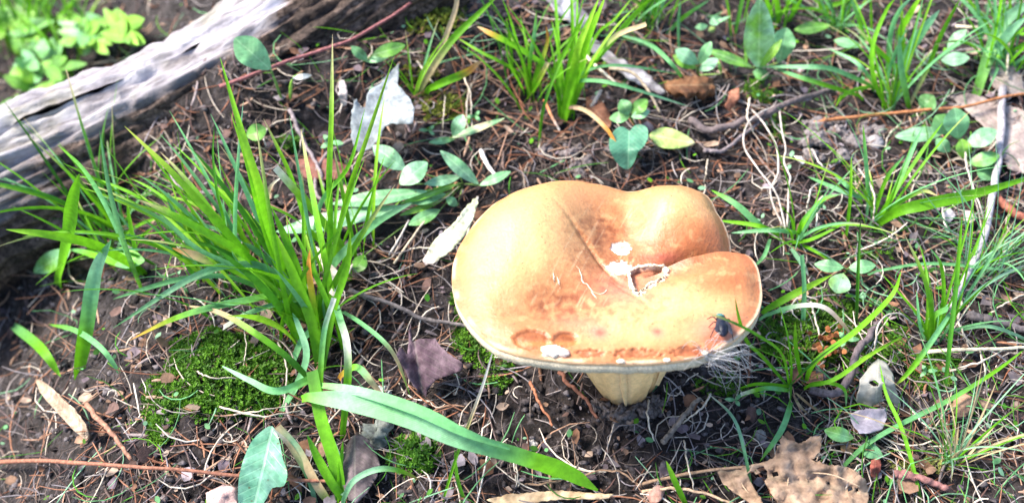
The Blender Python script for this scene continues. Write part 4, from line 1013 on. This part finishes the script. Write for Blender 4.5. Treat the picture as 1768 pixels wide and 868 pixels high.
# ------------------------------------------------------------------ twigs, stalks, roots
def twig(spec, hs, r, col, label, cat='twig', name='twig', group=None, wob=.0012, n=30, **k):
    return tag(stemtube(name, spec, hs, r, col, None, wob=wob, n=n, **k), label, cat, group)
E = lambda s: np.array(PAL[s])
twig('1732,150 1728,220 1722,290 1712,345 1695,420 1670,475 1640,532', (.6, .8, .8, .9, .8, .7, .5), 7, np.array([[.30, .27, .29], [.38, .35, .38], [.33, .30, .33]]), 'smooth crooked grey branch lying among fine grass', cat='branch', name='branch', sides=10)
twig('380,150 440,128 520,98 600,72 660,38 705,8 740,-20', (3.2, 3.0, 2.6, 2.2, 1.8, 1.5, 1.2), 3.6, (.24, .09, .09), 'long red-brown stalk slanting up in front of the log', cat='stalk', name='dry_stalk', wob=.0004, sides=8)
twig('-20,800 60,795 150,800 240,806 330,812 430,822 560,830 620,822', (.9, 1.2, 1.3, 1.3, 1.2, 1, .8, .6), 4.2, (.26, .11, .07), 'long rust-red stalk lying under the drooping leaf', cat='stalk', name='dry_stalk', wob=.0006)
twig('150,700 190,745 225,790', (1.2, 1.0, .8), 5, (.30, .15, .10), 'short red-brown stick joining the long rust-red stalk', cat='stalk', name='dry_stalk')
twig('1405,212 1450,205 1520,198 1600,190 1660,185 1740,166 1790,160', (.3, .6, .8, 1.0, 1.0, .9, .8), 3.6, (.34, .14, .06), 'thin rusty fallen stalk lying below the spreading grass tuft', cat='stalk', name='dry_stalk', wob=.0006)
twig('600,500 660,520 720,545 790,560 850,572', (.5, .7, .7, .6, .6), 4.5, (.14, .12, .12), 'lichen-grey twig lying from the grass clump towards the cap', wob=.0015)
twig('1145,764 1165,738 1190,705 1208,688', (.5, .7, .8, .8), 5.5, (.20, .16, .13), 'short thick grey-brown stick beside the mushroom stem')
twig('1185,212 1240,222 1300,205 1360,180 1440,156', (.6, .6, .8, .8, .7), 7, (.13, .10, .10), 'dark gnarled root twig lying behind the mushroom cap', wob=.0025)
twig('1215,260 1260,255 1330,195 1400,170', (.4, .5, .6, .6), 4, (.17, .14, .15), 'thin dark twig running beside the gnarled root twig', wob=.002)
twig('1395,672 1440,680 1468,650 1478,610 1500,580 1520,560', (.3, .8, 1.0, 1.0, .8, .4), 8, (.13, .10, .11), 'thick curved dark root looping beside the leaf with two holes', name='root', cat='root', wob=.002)
twig('1600,607 1660,603 1720,602 1790,598', (.6, .9, .9, .8), 4, (.58, .50, .36), 'pale straight straw stalk beside the tall dark blade', cat='straw', name='straw', wob=.0003)
twig('1650,46 1700,48 1742,48 1741,90 1738,130', (1.2, 1.4, 1.5, 1.2, .8), 2.8, (.52, .45, .34), 'bent pale straw making a corner above the dusty leaf', cat='straw', name='straw', wob=.0002)
twig('905,838 980,826 1060,812 1105,840', (.4, .6, .6, .4), 2.2, (.26, .16, .10), 'thin brown stalk crossing bare soil below the mushroom stem', cat='stalk', name='dry_stalk')
twig('1110,848 1180,842 1250,862 1290,885', (.4, .7, .6, .3), 3, (.50, .34, .22), 'curved tan stalk beside the oak leaf stalk', cat='stalk', name='dry_stalk')
twig('965,640 985,665 1010,690 1030,720', (.5, .7, .7, .5), 4, (.20, .08, .05), 'dark red-brown twig lying beside the mushroom stem')
twig('915,660 930,690 955,735', (.4, .6, .3), 3, (.28, .11, .06), 'thin red twig beside the dark red-brown one')
twig('1672,545 1720,555 1790,575', (.4, .6, .5), 9, (.10, .085, .09), 'dark half-buried stick beside the straw stalk', name='stick')
twig('1715,335 1740,360 1790,388', (.5, .6, .5), 9, (.26, .09, .06), 'reddish stick beyond the grey branch', name='stick')
twig('1545,818 1580,822 1640,845', (.5, .6, .4), 8, (.24, .11, .10), 'fat reddish stick lying beside the oak leaf', name='stick')
twig('630,230 560,270 545,330 575,360', (.4, .6, .6, .4), 4, (.20, .16, .16), 'grey curved rootlet by the red-brown leaf', name='root', cat='root')
twig('500,190 512,220 530,255 552,290 560,325', (.5, .9, .8, .8, .5), 4, (.22, .18, .19), 'grey rootlet dangling in front of the log', name='root', cat='root', wob=.002)
twig('1370,600 1430,604 1465,608', (.4, .5, .4), 3.5, (.36, .20, .12), 'short brown stick under the star-shaped tuft')
twig('830,260 842,285 858,306', (.4, .8, .9), 4.5, (.62, .57, .54), 'flat whitish splinter standing above the cap edge', name='splinter', cat='splinter', wob=.0002)
twig('1022,185 1030,170 1038,156', (.4, .9, 1.2), 4.5, (.42, .38, .36), 'short grey splinter under the arching grass blades', name='splinter', cat='splinter', wob=.0002)
twig('1010,95 1030,115 1062,143', (1.8, 2.0, 1.6), 3.4, (.70, .58, .46), 'bleached stiff stalk end hanging over the bark strip', cat='straw', name='straw', wob=.0002)
twig('1052,118 1090,125 1118,155 1140,195', (1.2, 1.4, 1.0, .3), 3.2, (.42, .33, .24), 'brown curved dry blade beyond the heart-shaped leaf', cat='straw', name='straw', wob=.0002)
twig('940,172 952,200 966,225', (1.2, .9, .4), 3, np.array([[.60, .20, .08], [.60, .25, .12], [.7, .66, .6]]), 'orange stalk with a pale foot in front of the bright grass tuft', cat='stalk', name='dry_stalk', wob=.0002)
twig('688,195 700,212 708,228', (.8, .6, .3), 3, (.45, .30, .28), 'pinkish stalk beside the white torn leaf', cat='stalk', name='dry_stalk', wob=.0003)
twig('825,340 800,430 812,440', (.3, .5, .4), 2.4, (.5, .45, .4), 'pale rootlet by the withered cream leaf', name='root', cat='root')
twig('680,455 705,420 728,388 748,368', (.4, .6, .7, .5), 2.4, (.58, .47, .34), 'straight tan straw between grass clump and cap', cat='straw', name='straw', wob=.0002)
twig('672,440 690,410 706,380', (.4, .6, .5), 2.2, (.55, .50, .46), 'grey straw parallel to the straight tan one', cat='straw', name='straw', wob=.0002)
for k, (s, lab) in enumerate([('1356,398 1346,350 1335,325 1300,280 1284,248 1290,215 1312,195 1336,184', 'curly white root making the widest loop behind the split cap'),
                              ('1352,392 1330,335 1343,300 1343,265 1334,238 1318,212 1296,188', 'curly white root crossing the widest loop'),
                              ('1358,392 1362,330 1364,305 1354,280 1357,255 1350,225 1346,190', 'wavy white root hanging nearly straight down behind the low tuft'),
                              ('1390,385 1396,345 1402,325 1416,316', 'short hooked white rootlet beside the broad blade'), ('1444,302 1418,285 1402,258', 'short bent white rootlet near the tiny white chip'),
                              ('1508,380 1510,340 1498,312 1482,292', 'white rootlet at the foot of the broad-bladed tuft'), ('1508,612 1512,590 1514,565 1530,545 1556,542 1575,560', 'hooked white root above the leaf with two holes'),
                              ('1665,255 1672,300 1690,350 1705,395', 'long pale rootlet in front of the grey branch'), ('1626,355 1634,390 1660,410', 'thin pale rootlet by the grey flake')]):
    twig(s, ('arch', 1.6, .3), 1.8, (.46, .40, .36), lab, name='root', cat='root', wob=.0005, n=40, taper=.8)
for s, lab in [('815,145 806,175 808,230', 'whitish dry stem hanging beside the yellow-green moss, the longer of a pair'), ('800,130 812,165 815,225', 'whitish dry stem crossing the longer one beside the yellow-green moss'), ('768,165 766,200 764,232', 'short straight whitish stem in front of the yellow-green moss'),
          ('1120,690 1118,720 1130,760', 'dry stem on the clods touching the mushroom stem'), ('880,780 888,800 892,840', 'thin white stem pointing down below the broad blade'), ('888,780 893,810 896,842', 'twin white stem pressed against the one below the broad blade'),
          ('705,90 708,110 709,140', 'short upright pale stem behind the white torn leaf'), ('720,105 745,140 765,160', 'white slanting stem between the leaning shoot and the torn leaf'), ('1450,868 1470,820 1495,790', 'tan stem lying over the corner of the oak leaf'), ('1228,680 1210,705 1180,730', 'pale stem beside the short thick grey-brown stick'),
          ('1295,170 1290,200 1300,230', 'pale stem hanging beside the curly white roots'), ('1222,275 1218,300 1216,318', 'tiny tan stem behind the notched upper lobe of the cap'), ('1660,520 1656,560 1680,600', 'pale stem under the lower end of the grey branch'), ('1400,520 1410,560 1420,600', 'tan stem across the moss above the cone scrap'),
          ('1690,600 1700,640 1705,690', 'curved pale stem below the straight straw stalk'), ('420,560 425,600 420,640', 'pale stem standing in the upper edge of the moss cushion'), ('480,590 495,640 490,700', 'pinkish dry stem draped over the edge of the moss cushion'), ('340,640 360,650 430,655', 'thin tan stem lying flat across the moss cushion'),
          ('405,715 450,708 530,695', 'tan stem on the lower edge of the moss cushion'), ('380,700 450,718 520,708', 'brownish stem crossing the tan one below the moss cushion'), ('1180,760 1190,810 1200,850', 'thin stem on bare soil beside the short pointed shoot'), ('1710,540 1740,520 1790,500', 'pale stem beyond the dark half-buried stick'),
          ('1640,640 1690,625 1740,600', 'pale stem slanting under the long lying blade'), ('705,430 760,425 800,420', 'pale stem touching the withered cream leaf'), ('1568,700 1600,735 1640,745', 'pale bent stem near the crumpled clay-brown bit')]:
    twig(s, ('arch', .9, .2), rng.uniform(1.3, 2.2), np.array([.55, .47, .38]) * rng.uniform(.7, 1.2), lab, cat='straw', name='straw', group='thin pale dry stems on the soil', wob=.0008, n=18, sides=5)

# ------------------------------------------------------------------ stones, clods, cone
def lumpy(name, px, py, r, cols, mat, label=None, cat=None, group=None, squash=.75, h=.0, seed=0, rough=.5, parent=None, nu=26, nv=16):
    th = np.linspace(0, 2 * np.pi, nu + 1)[:-1]; fi = np.linspace(.01, np.pi - .01, nv)
    TH, FI = np.meshgrid(th, fi, indexing='ij')
    x, y, z = np.cos(TH) * np.sin(FI), np.sin(TH) * np.sin(FI), np.cos(FI)
    o = G(px, py, h); r = r * upx(o)
    d = 1 + rough * (fbm(x * 1.6 + seed, y * 1.6 + z * 1.3, 3, seed % 50) + .5 * fbm(z * 2.5 + x * 2, y * 2.5 + seed, 3, seed % 50 + 7))
    V = o + np.stack([x * d, y * d, z * d * squash + squash * .35], -1) * r
    f = np.clip(.5 + fbm(x * 3 + seed, y * 3 + z * 3, 3, seed % 40 + 3), 0, 1)[..., None]
    c = np.array(cols[0]) * (1 - f) + np.array(cols[1]) * f
    a = np.arange(nu)[:, None] * nv; b = (np.arange(nu)[:, None] + 1) % nu * nv; k = np.arange(nv - 1)[None]
    ob = build(name, V.reshape(-1, 3), np.stack([a + k, a + k + 1, b + k + 1, b + k], -1).reshape(-1, 4), mat, parent, col=c.reshape(-1, 3))
    if label: tag(ob, label, cat, group)
    return ob
lumpy('stone', 655, 750, 24, ((.09, .095, .085), (.28, .29, .26)), M_STONE, 'lichen-spotted dark grey pebble between the dark leaf and the moss', 'stone', seed=4, rough=.8)
lumpy('stone', 664, 680, 13, ((.30, .32, .31), (.55, .57, .56)), M_STONE, 'small whitish lichen pebble touching the broad blade', 'stone', seed=9, rough=.7)
lumpy('stone', 918, 768, 10, ((.5, .46, .44), (.66, .62, .58)), M_STONE, 'small rounded pale pebble above the broad blade on bare soil', 'stone', seed=11)
lumpy('stone', 1312, 755, 14, ((.16, .155, .15), (.26, .25, .24)), M_STONE, 'flat grey pebble beside the oak leaf point', 'stone', seed=15, squash=.4)
lumpy('stone', 1508, 250, 16, ((.20, .18, .19), (.32, .30, .31)), M_STONE, 'egg-shaped grey pebble in front of the rusty stalk', 'stone', seed=17, rough=.25)
CL = ((.06, .048, .042), (.20, .165, .155))
for k, (x, y, r) in enumerate([(1050, 712, 17), (1075, 722, 24), (1112, 712, 19), (1130, 698, 15), (1032, 700, 12), (1095, 735, 15)]):
    lumpy('soil_clod', x, y, r, CL, M_CLOD, 'dark soil clod pressed against the mushroom stem base', 'clod', 'soil clods at the stem base', seed=30 + k, rough=.9)
for k in range(26):
    lumpy('soil_clod', 1445 + rng.normal() * 32, 235 + rng.normal() * 28, rng.uniform(6, 15), ((.10, .085, .085), (.25, .22, .225)), M_CLOD, 'grey soil clod in the crumbly heap beside the egg-shaped pebble', 'clod', 'grey soil clods heaped behind the mushroom', seed=50 + k, rough=.8, nu=16, nv=10)
for k in range(22):
    lumpy('soil_clod', 1000 + rng.normal() * 42, 275 + rng.normal() * 15, rng.uniform(5, 12), ((.08, .065, .065), (.22, .19, .195)), M_CLOD, 'small soil clod among brown needles just behind the cap', 'clod', 'soil clods behind the cap', seed=90 + k, rough=.8, nu=16, nv=10)
cone = empty('cone_scrap', G(1432, 595, 0), 'rust-orange scrap of a pine cone lying on the moss', 'cone')
for k in range(34):
    x, y = 1434 + rng.normal() * 12, 592 + rng.normal() * 15
    a = rng.uniform(0, 6.28)
    leaf('scale', oval(x, y, x + 11 * math.cos(a), y + 9 * math.sin(a), 9), ((x, y), (x + 11 * math.cos(a), y + 9 * math.sin(a))), (rng.uniform(.4, 1.0), rng.uniform(.6, 1.3)), ((.20, .06, .02), (.46, .17, .06)), M_DEAD, cone, crumple=.1, sp=5, smooth=False)

# ------------------------------------------------------------------ seed fluff on the cap rim
def fluff():
    a0 = CAP_AT(1222, 612) - CN * .001
    Vs, Fs, nV = [], [], 0
    for k in range(58):
        u = rng.random()
        if u < .6: end = G(1222 + rng.uniform(40, 90), 612 + rng.uniform(-22, 40), rng.uniform(5.0, 7.0))
        elif u < .85: end = G(1222 + rng.uniform(20, 85), 612 + rng.uniform(30, 85), rng.uniform(2, 5))
        else: end = G(1222 - rng.uniform(10, 60), 612 + rng.uniform(0, 28), rng.uniform(6, 7))
        mid = (a0 + end) / 2 + rng.standard_normal(3) * .004 + np.array([0, 0, .003])
        P = crom(np.array([a0 + rng.standard_normal(3) * .0012, mid, end]), 9)
        v, F = tube(P, np.linspace(.00013, .00006, 9), 3, False)
        Vs.append(v); Fs.append(F[0] + nV); nV += len(v)
    V = np.vstack(Vs)
    o = build('seed_fluff', V, np.vstack(Fs), M_FLUFF, col=np.tile([.62, .60, .60], (len(V), 1)), org=a0)
    tag(o, 'tuft of silky white seed hairs stuck to the mushroom rim', 'fluff')
fluff()

# ------------------------------------------------------------------ moss
def moss(poly, dens, c0, c1, label, hmax=5, size=1.7, edge=12):
    poly = parse(poly); lo, hi = poly.min(0), poly.max(0)
    n = int((hi[0] - lo[0]) * (hi[1] - lo[1]) * dens)
    x = rng.uniform(lo[0], hi[0], n); y = rng.uniform(lo[1], hi[1], n)
    jx, jy = x + 16 * pn(x / 14, y / 14, 7), y + 16 * pn(x / 14, y / 14, 8)
    ok = in_poly(jx, jy, poly) & (fbm(x / 20, y / 20, 2, 9) > -.32)
    x, y = x[ok], y[ok]; n = len(x)
    cx, cy = poly.mean(0); rr = np.hypot((x - cx) / (hi[0] - lo[0]), (y - cy) / (hi[1] - lo[1])) * 2
    hh = (hmax / 10) * np.clip(1 - rr ** 2, .1, 1) * (.45 + .8 * np.clip(.5 + fbm(x / 13, y / 13, 2, 12), 0, 1)) * rng.uniform(.55, 1.0, n)
    P = G(x, y, hh)
    m = 7
    az = rng.uniform(0, 6.28, (n, m)); el = rng.uniform(.1, 1.35, (n, m)); L = size / 1000 * rng.uniform(.6, 1.2, (n, m))
    d = np.stack([np.cos(az) * np.cos(el), np.sin(az) * np.cos(el), np.sin(el)], -1)
    s = np.stack([-np.sin(az), np.cos(az), np.zeros_like(az)], -1)
    b = P[:, None] + rng.normal(size=(n, m, 3)) * .0003
    tip = b + d * L[..., None]; mid = b + d * (L * .5)[..., None]
    V = np.stack([b, mid + s * (L * .22)[..., None], tip, mid - s * (L * .22)[..., None]], 2).reshape(-1, 3)
    F = np.arange(n * m * 4).reshape(-1, 4)
    f = np.clip(rng.normal(.5, .28, (n, 1)) + .5 * fbm(x / 25, y / 25, 2, 15)[:, None], 0, 1)
    c = np.array(c0) * (1 - f) + np.array(c1) * f
    o = build('moss', V, F, M_MOSS, col=np.repeat(c, m * 4, 0), smooth=False)
    stuff(o, label, 'moss')
DG, LG = (.022, .075, .004), (.12, .28, .015)
moss('300,590 360,565 440,585 500,600 520,650 500,700 420,722 340,730 300,700 285,640', .11, DG, (.11, .27, .012), 'thick green moss cushion below the big grass clump', 8)
moss('240,660 290,640 310,700 300,760 260,770', .08, DG, LG, 'thin moss strip on the slope of the bank', 5)
moss('680,760 720,742 755,765 760,800 735,822 690,815 668,790', .14, (.03, .11, .006), (.16, .36, .03), 'bright green moss tuft beside the dark grey-brown leaf', 8)
moss('1310,560 1350,530 1430,500 1480,530 1470,590 1420,640 1350,630 1310,600', .09, DG, LG, 'patchy green moss between the mushroom cap and the curved root', 6)
moss('1440,600 1480,560 1560,560 1580,610 1540,640 1470,640', .06, DG, LG, 'dark moss around the leaf with two holes', 5)
moss('1560,620 1620,600 1660,620 1650,670 1580,680', .06, DG, LG, 'dark moss patch behind the clay-brown leaf bit', 4)
moss('780,540 830,560 850,600 820,630 780,600', .08, DG, LG, 'small moss patch beside the cap underside', 5)
moss('780,500 800,480 800,545 775,530', .08, DG, LG, 'moss sliver tucked under the unsplit rim of the cap', 4)
moss('1290,130 1330,140 1350,165 1310,180 1275,160', .08, DG, LG, 'moss patch below the lance-leaved plant', 5)
moss('1330,200 1360,210 1350,245 1320,240', .06, DG, LG, 'moss patch between the curly roots and the clods', 4)
moss('480,225 520,225 530,250 500,262 475,250', .10, (.03, .10, .006), (.10, .28, .02), 'little moss knob at the foot of the log', 6)
moss('690,10 800,0 810,40 760,60 700,55', .05, (.08, .11, .012), (.28, .33, .04), 'yellow-green moss by the end of the log', 6, 2.2)
moss('725,165 790,160 810,195 770,215 720,195', .06, (.08, .10, .012), (.30, .34, .05), 'yellow-green moss beside the leaning grass shoot', 6, 2.2)
moss('680,120 730,100 760,130 720,150', .04, (.08, .10, .012), (.26, .30, .04), 'sparse yellow-green moss behind the white torn leaf', 5, 2.0)
moss('1530,800 1640,790 1660,810 1560,822', .04, (.08, .10, .02), (.24, .26, .06), 'sparse yellowish moss by the fat reddish stick', 4)
moss('1450,400 1560,420 1540,450 1470,450', .025, DG, LG, 'thin scattered moss behind the three-leaved sprout', 3)
moss('1190,650 1250,640 1300,660 1280,690 1220,690', .03, DG, LG, 'thin dark moss under the seed fluff', 3)
moss('820,590 860,610 900,640 860,680 830,660', .05, DG, LG, 'thin moss in the shadow under the cap', 3)

# ------------------------------------------------------------------ loose litter nobody could count
def crumbs(n, rmin, rmax, c0, c1, label, seed, clump=True, x0=-200, x1=1968, y0=-150, y1=1020):
    r = np.random.default_rng(seed)
    x = r.uniform(x0, x1, n); y = r.uniform(y0, y1, n)
    if clump:
        ok = fbm(x / 70, y / 70, 3, seed) + r.normal(0, .25, n) > -.05; x, y = x[ok], y[ok]; n = len(x)
    g = (1 + 5 ** .5) / 2
    ico = nrm(np.array([(-1, g, 0), (1, g, 0), (-1, -g, 0), (1, -g, 0), (0, -1, g), (0, 1, g), (0, -1, -g), (0, 1, -g), (g, 0, -1), (g, 0, 1), (-g, 0, -1), (-g, 0, 1)], float))
    IF = np.array([(0, 11, 5), (0, 5, 1), (0, 1, 7), (0, 7, 10), (0, 10, 11), (1, 5, 9), (5, 11, 4), (11, 10, 2), (10, 7, 6), (7, 1, 8), (3, 9, 4), (3, 4, 2), (3, 2, 6), (3, 6, 8), (3, 8, 9), (4, 9, 5), (2, 4, 11), (6, 2, 10), (8, 6, 7), (9, 8, 1)])
    R = (rmin + (rmax - rmin) * r.random(n) ** 3) / 1000
    P = G(x, y, R * 100 * r.uniform(-.1, .7, n))
    V = P[:, None] + ico[None] * R[:, None, None] * r.uniform(.45, 1.35, (n, 12, 1)) * r.uniform(.5, 1.4, (n, 1, 3)) * np.array([1, 1, .6])
    F = (np.arange(n)[:, None, None] * 12 + IF[None]).reshape(-1, 3)
    f = r.random((n, 1)) ** 1.5
    c = np.array(c0) * (1 - f) + np.array(c1) * f
    stuff(build('soil_crumbs', V.reshape(-1, 3), F, M_CLOD, col=np.repeat(c, 12, 0), smooth=False, org=(0, 0, 0)), label, 'soil')
crumbs(32000, .4, 2.2, (.010, .007, .007), (.135, .118, .125), 'loose dark soil crumbs covering the ground', 3)
crumbs(3000, .8, 2.3, (.014, .010, .010), (.16, .14, .15), 'coarser grey-brown soil lumps scattered over the ground', 5)

def needles(n, lens, rad, cols, label, seed, dens=None, curl=.4, hi=.35, cat='needles', name='needle_litter', tiltmax=.12):
    r = np.random.default_rng(seed)
    x = r.uniform(-200, 1968, n); y = r.uniform(-150, 1020, n)
    if dens is not None:
        ok = r.random(n) < dens(x, y); x, y = x[ok], y[ok]; n = len(x)
    k, sd = 6, 3
    L = r.uniform(*lens, n) / 100
    az = r.uniform(0, 6.283, n); cv = r.normal(0, curl, n); s = np.linspace(-.5, .5, k)
    a = az[:, None] + cv[:, None] * s[None] * 2
    dx = np.cos(a) * (L / (k - 1))[:, None]; dy = np.sin(a) * (L / (k - 1))[:, None]
    C = G(x, y, 0)
    X_ = np.cumsum(dx, 1); Y_ = np.cumsum(dy, 1); X_ += C[:, :1] - X_.mean(1, keepdims=True); Y_ += C[:, 1:2] - Y_.mean(1, keepdims=True)
    base = r.uniform(.05, hi, n) / 100; tilt = r.normal(0, tiltmax, n)
    Z_ = T(X_, Y_).mean(1, keepdims=True) + base[:, None] + (tilt * L)[:, None] * s[None]
    Z_ = np.maximum(Z_, T(X_, Y_) + .0003)
    P = np.stack([X_, Y_, Z_], -1)
    t = nrm(np.gradient(P, axis=1)); aV = nrm(np.cross(t, [0, 0, 1.0])); bV = np.cross(aV, t)
    R = (r.uniform(*rad, n) / 1000)[:, None] * np.array([.6, 1, 1, 1, .9, .35])[None]
    th = np.arange(sd) / sd * 6.283 + .5
    V = P[:, :, None] + R[:, :, None, None] * (np.cos(th)[None, None, :, None] * aV[:, :, None] + np.sin(th)[None, None, :, None] * bV[:, :, None])
    i0 = np.arange(k - 1)[:, None] * sd; j = np.arange(sd)[None]; q = (j + 1) % sd
    f = np.stack([i0 + j, i0 + q, i0 + sd + q, i0 + sd + j], -1).reshape(-1, 4)
    F = (np.arange(n)[:, None, None] * k * sd + f[None]).reshape(-1, 4)
    cols = np.array(cols); c = cols[r.integers(len(cols), size=n)] * r.uniform(.6, 1.3, (n, 1))
    stuff(build(name, V.reshape(-1, 3), F, M_LITTER, col=np.repeat(c, k * sd, 0), org=(0, 0, 0)), label, cat)
def dA(x, y):
    bare = np.exp(-(((x - 1060) / 230) ** 2 + ((y - 740) / 110) ** 2)) * .75
    rich = .55 + .6 * np.exp(-(((x - 980) / 260) ** 2 + ((y - 200) / 130) ** 2))
    return np.clip(rich - bare, .08, 1)
needles(4000, (1.0, 5.0), (.22, .5), [(.17, .065, .035), (.24, .11, .065), (.075, .038, .032), (.30, .175, .12), (.12, .08, .078)], 'brown pine needle litter covering the soil', 21, dA)
needles(3200, (.8, 4.0), (.22, .45), [(.42, .35, .29), (.54, .47, .40), (.28, .24, .235), (.20, .175, .19)], 'fine grey and straw-coloured grass litter on the soil', 22, lambda x, y: .4 + .5 * sstep(1200, 1500, x), .9, .6, 'litter', 'grass_litter')
needles(2600, (.3, 1.4), (.3, .9), [(.25, .12, .07), (.32, .2, .14), (.12, .08, .07), (.2, .16, .16)], 'broken twig bits and bark crumbs on the soil', 23, dA, .3, .3, 'litter', 'twig_litter')
needles(2200, (.8, 3.5), (.16, .3), [(.10, .075, .065), (.18, .14, .12), (.06, .045, .045)], 'hair-thin dark rootlets threading through the soil', 24, None, 1.6, .4, 'roots', 'rootlet_litter')
def flakes(n, seed):
    r = np.random.default_rng(seed)
    x = r.uniform(-200, 1968, n); y = r.uniform(-150, 1020, n)
    C = G(x, y, r.uniform(.15, .45, n)); R = (1.2 + 3.6 * r.random(n) ** 2.5) / 1000; k = 7
    th = np.arange(k) / k * 6.283
    rr = R[:, None] * r.uniform(.55, 1.15, (n, k)); e = r.uniform(.4, 1, n)[:, None]; a = r.uniform(0, 6.28, n)[:, None]
    u, v = rr * np.cos(th), rr * np.sin(th) * e
    X_ = u * np.cos(a) - v * np.sin(a); Y_ = u * np.sin(a) + v * np.cos(a)
    Z_ = X_ * r.normal(0, .35, (n, 1)) + Y_ * r.normal(0, .35, (n, 1)) + np.abs(v) * r.uniform(-.2, .6, (n, 1))
    V = np.concatenate([C[:, None] + np.stack([X_, Y_, Z_], -1), C[:, None]], 1)
    F = np.array([(k, j, (j + 1) % k) for j in range(k)])
    F = (np.arange(n)[:, None, None] * (k + 1) + F[None]).reshape(-1, 3)
    pc = np.array([(.20, .10, .06), (.30, .18, .12), (.12, .07, .06), (.16, .12, .14), (.36, .26, .20), (.24, .20, .22)])
    c = pc[r.integers(len(pc), size=n)] * r.uniform(.6, 1.2, (n, 1))
    stuff(build('leaf_crumbs', V.reshape(-1, 3), F, M_DEAD, col=np.repeat(c, k + 1, 0), uv=np.full((n * (k + 1), 2), .3), org=(0, 0, 0)), 'small crumbled bits of dead leaves mixed into the soil', 'litter')
flakes(1500, 33)

def leaflets(n, seed):
    r = np.random.default_rng(seed)
    x = r.uniform(-200, 1968, n); y = r.uniform(-150, 1020, n)
    ok = fbm(x / 90, y / 90, 2, seed) + .25 * sstep(1150, 1500, x) > .05; x, y = x[ok], y[ok]; n = len(x)
    C = G(x, y, r.uniform(.2, .6, n)); L = r.uniform(1.5, 4.5, n) / 1000; a = r.uniform(0, 6.283, n); t = r.uniform(-.3, .6, n)
    d = np.stack([np.cos(a) * np.cos(t), np.sin(a) * np.cos(t), np.sin(t)], -1); q = np.stack([-np.sin(a), np.cos(a), r.normal(0, .3, n)], -1)
    prof = [(0, 0), (.25, .24), (.6, .30), (.88, .16), (1, 0), (.88, -.16), (.6, -.30), (.25, -.24)]
    V = np.stack([C + d * (L * u)[:, None] + q * (L * v)[:, None] for u, v in prof], 1)
    F = np.array([(0, 1, 7), (1, 2, 6), (1, 6, 7), (2, 3, 5), (2, 5, 6), (3, 4, 5)])
    F = (np.arange(n)[:, None, None] * 8 + F[None]).reshape(-1, 3)
    pc = np.array([PAL['b'], PAL['g'], PAL['c'], PAL['d']]); c = pc[r.integers(4, size=n)] * r.uniform(.4, .9, (n, 1))
    stuff(build('ground_cover', V.reshape(-1, 3), F, M_MOSS, col=np.repeat(c, 8, 0), org=(0, 0, 0)), 'scattered tiny green leaflets sprouting over the soil', 'ground cover')
leaflets(1300, 41)
needles(1700, (1.0, 4.5), (.2, .42), [tuple(np.array(PAL[k]) * .6) for k in 'gbdcbd'], 'fine short green grass wisps scattered over the ground', 42, lambda x, y: .25 + .6 * sstep(1150, 1450, x) + .3 * sstep(250, 50, y), .7, .9, 'grass', 'grass_wisps', .35)
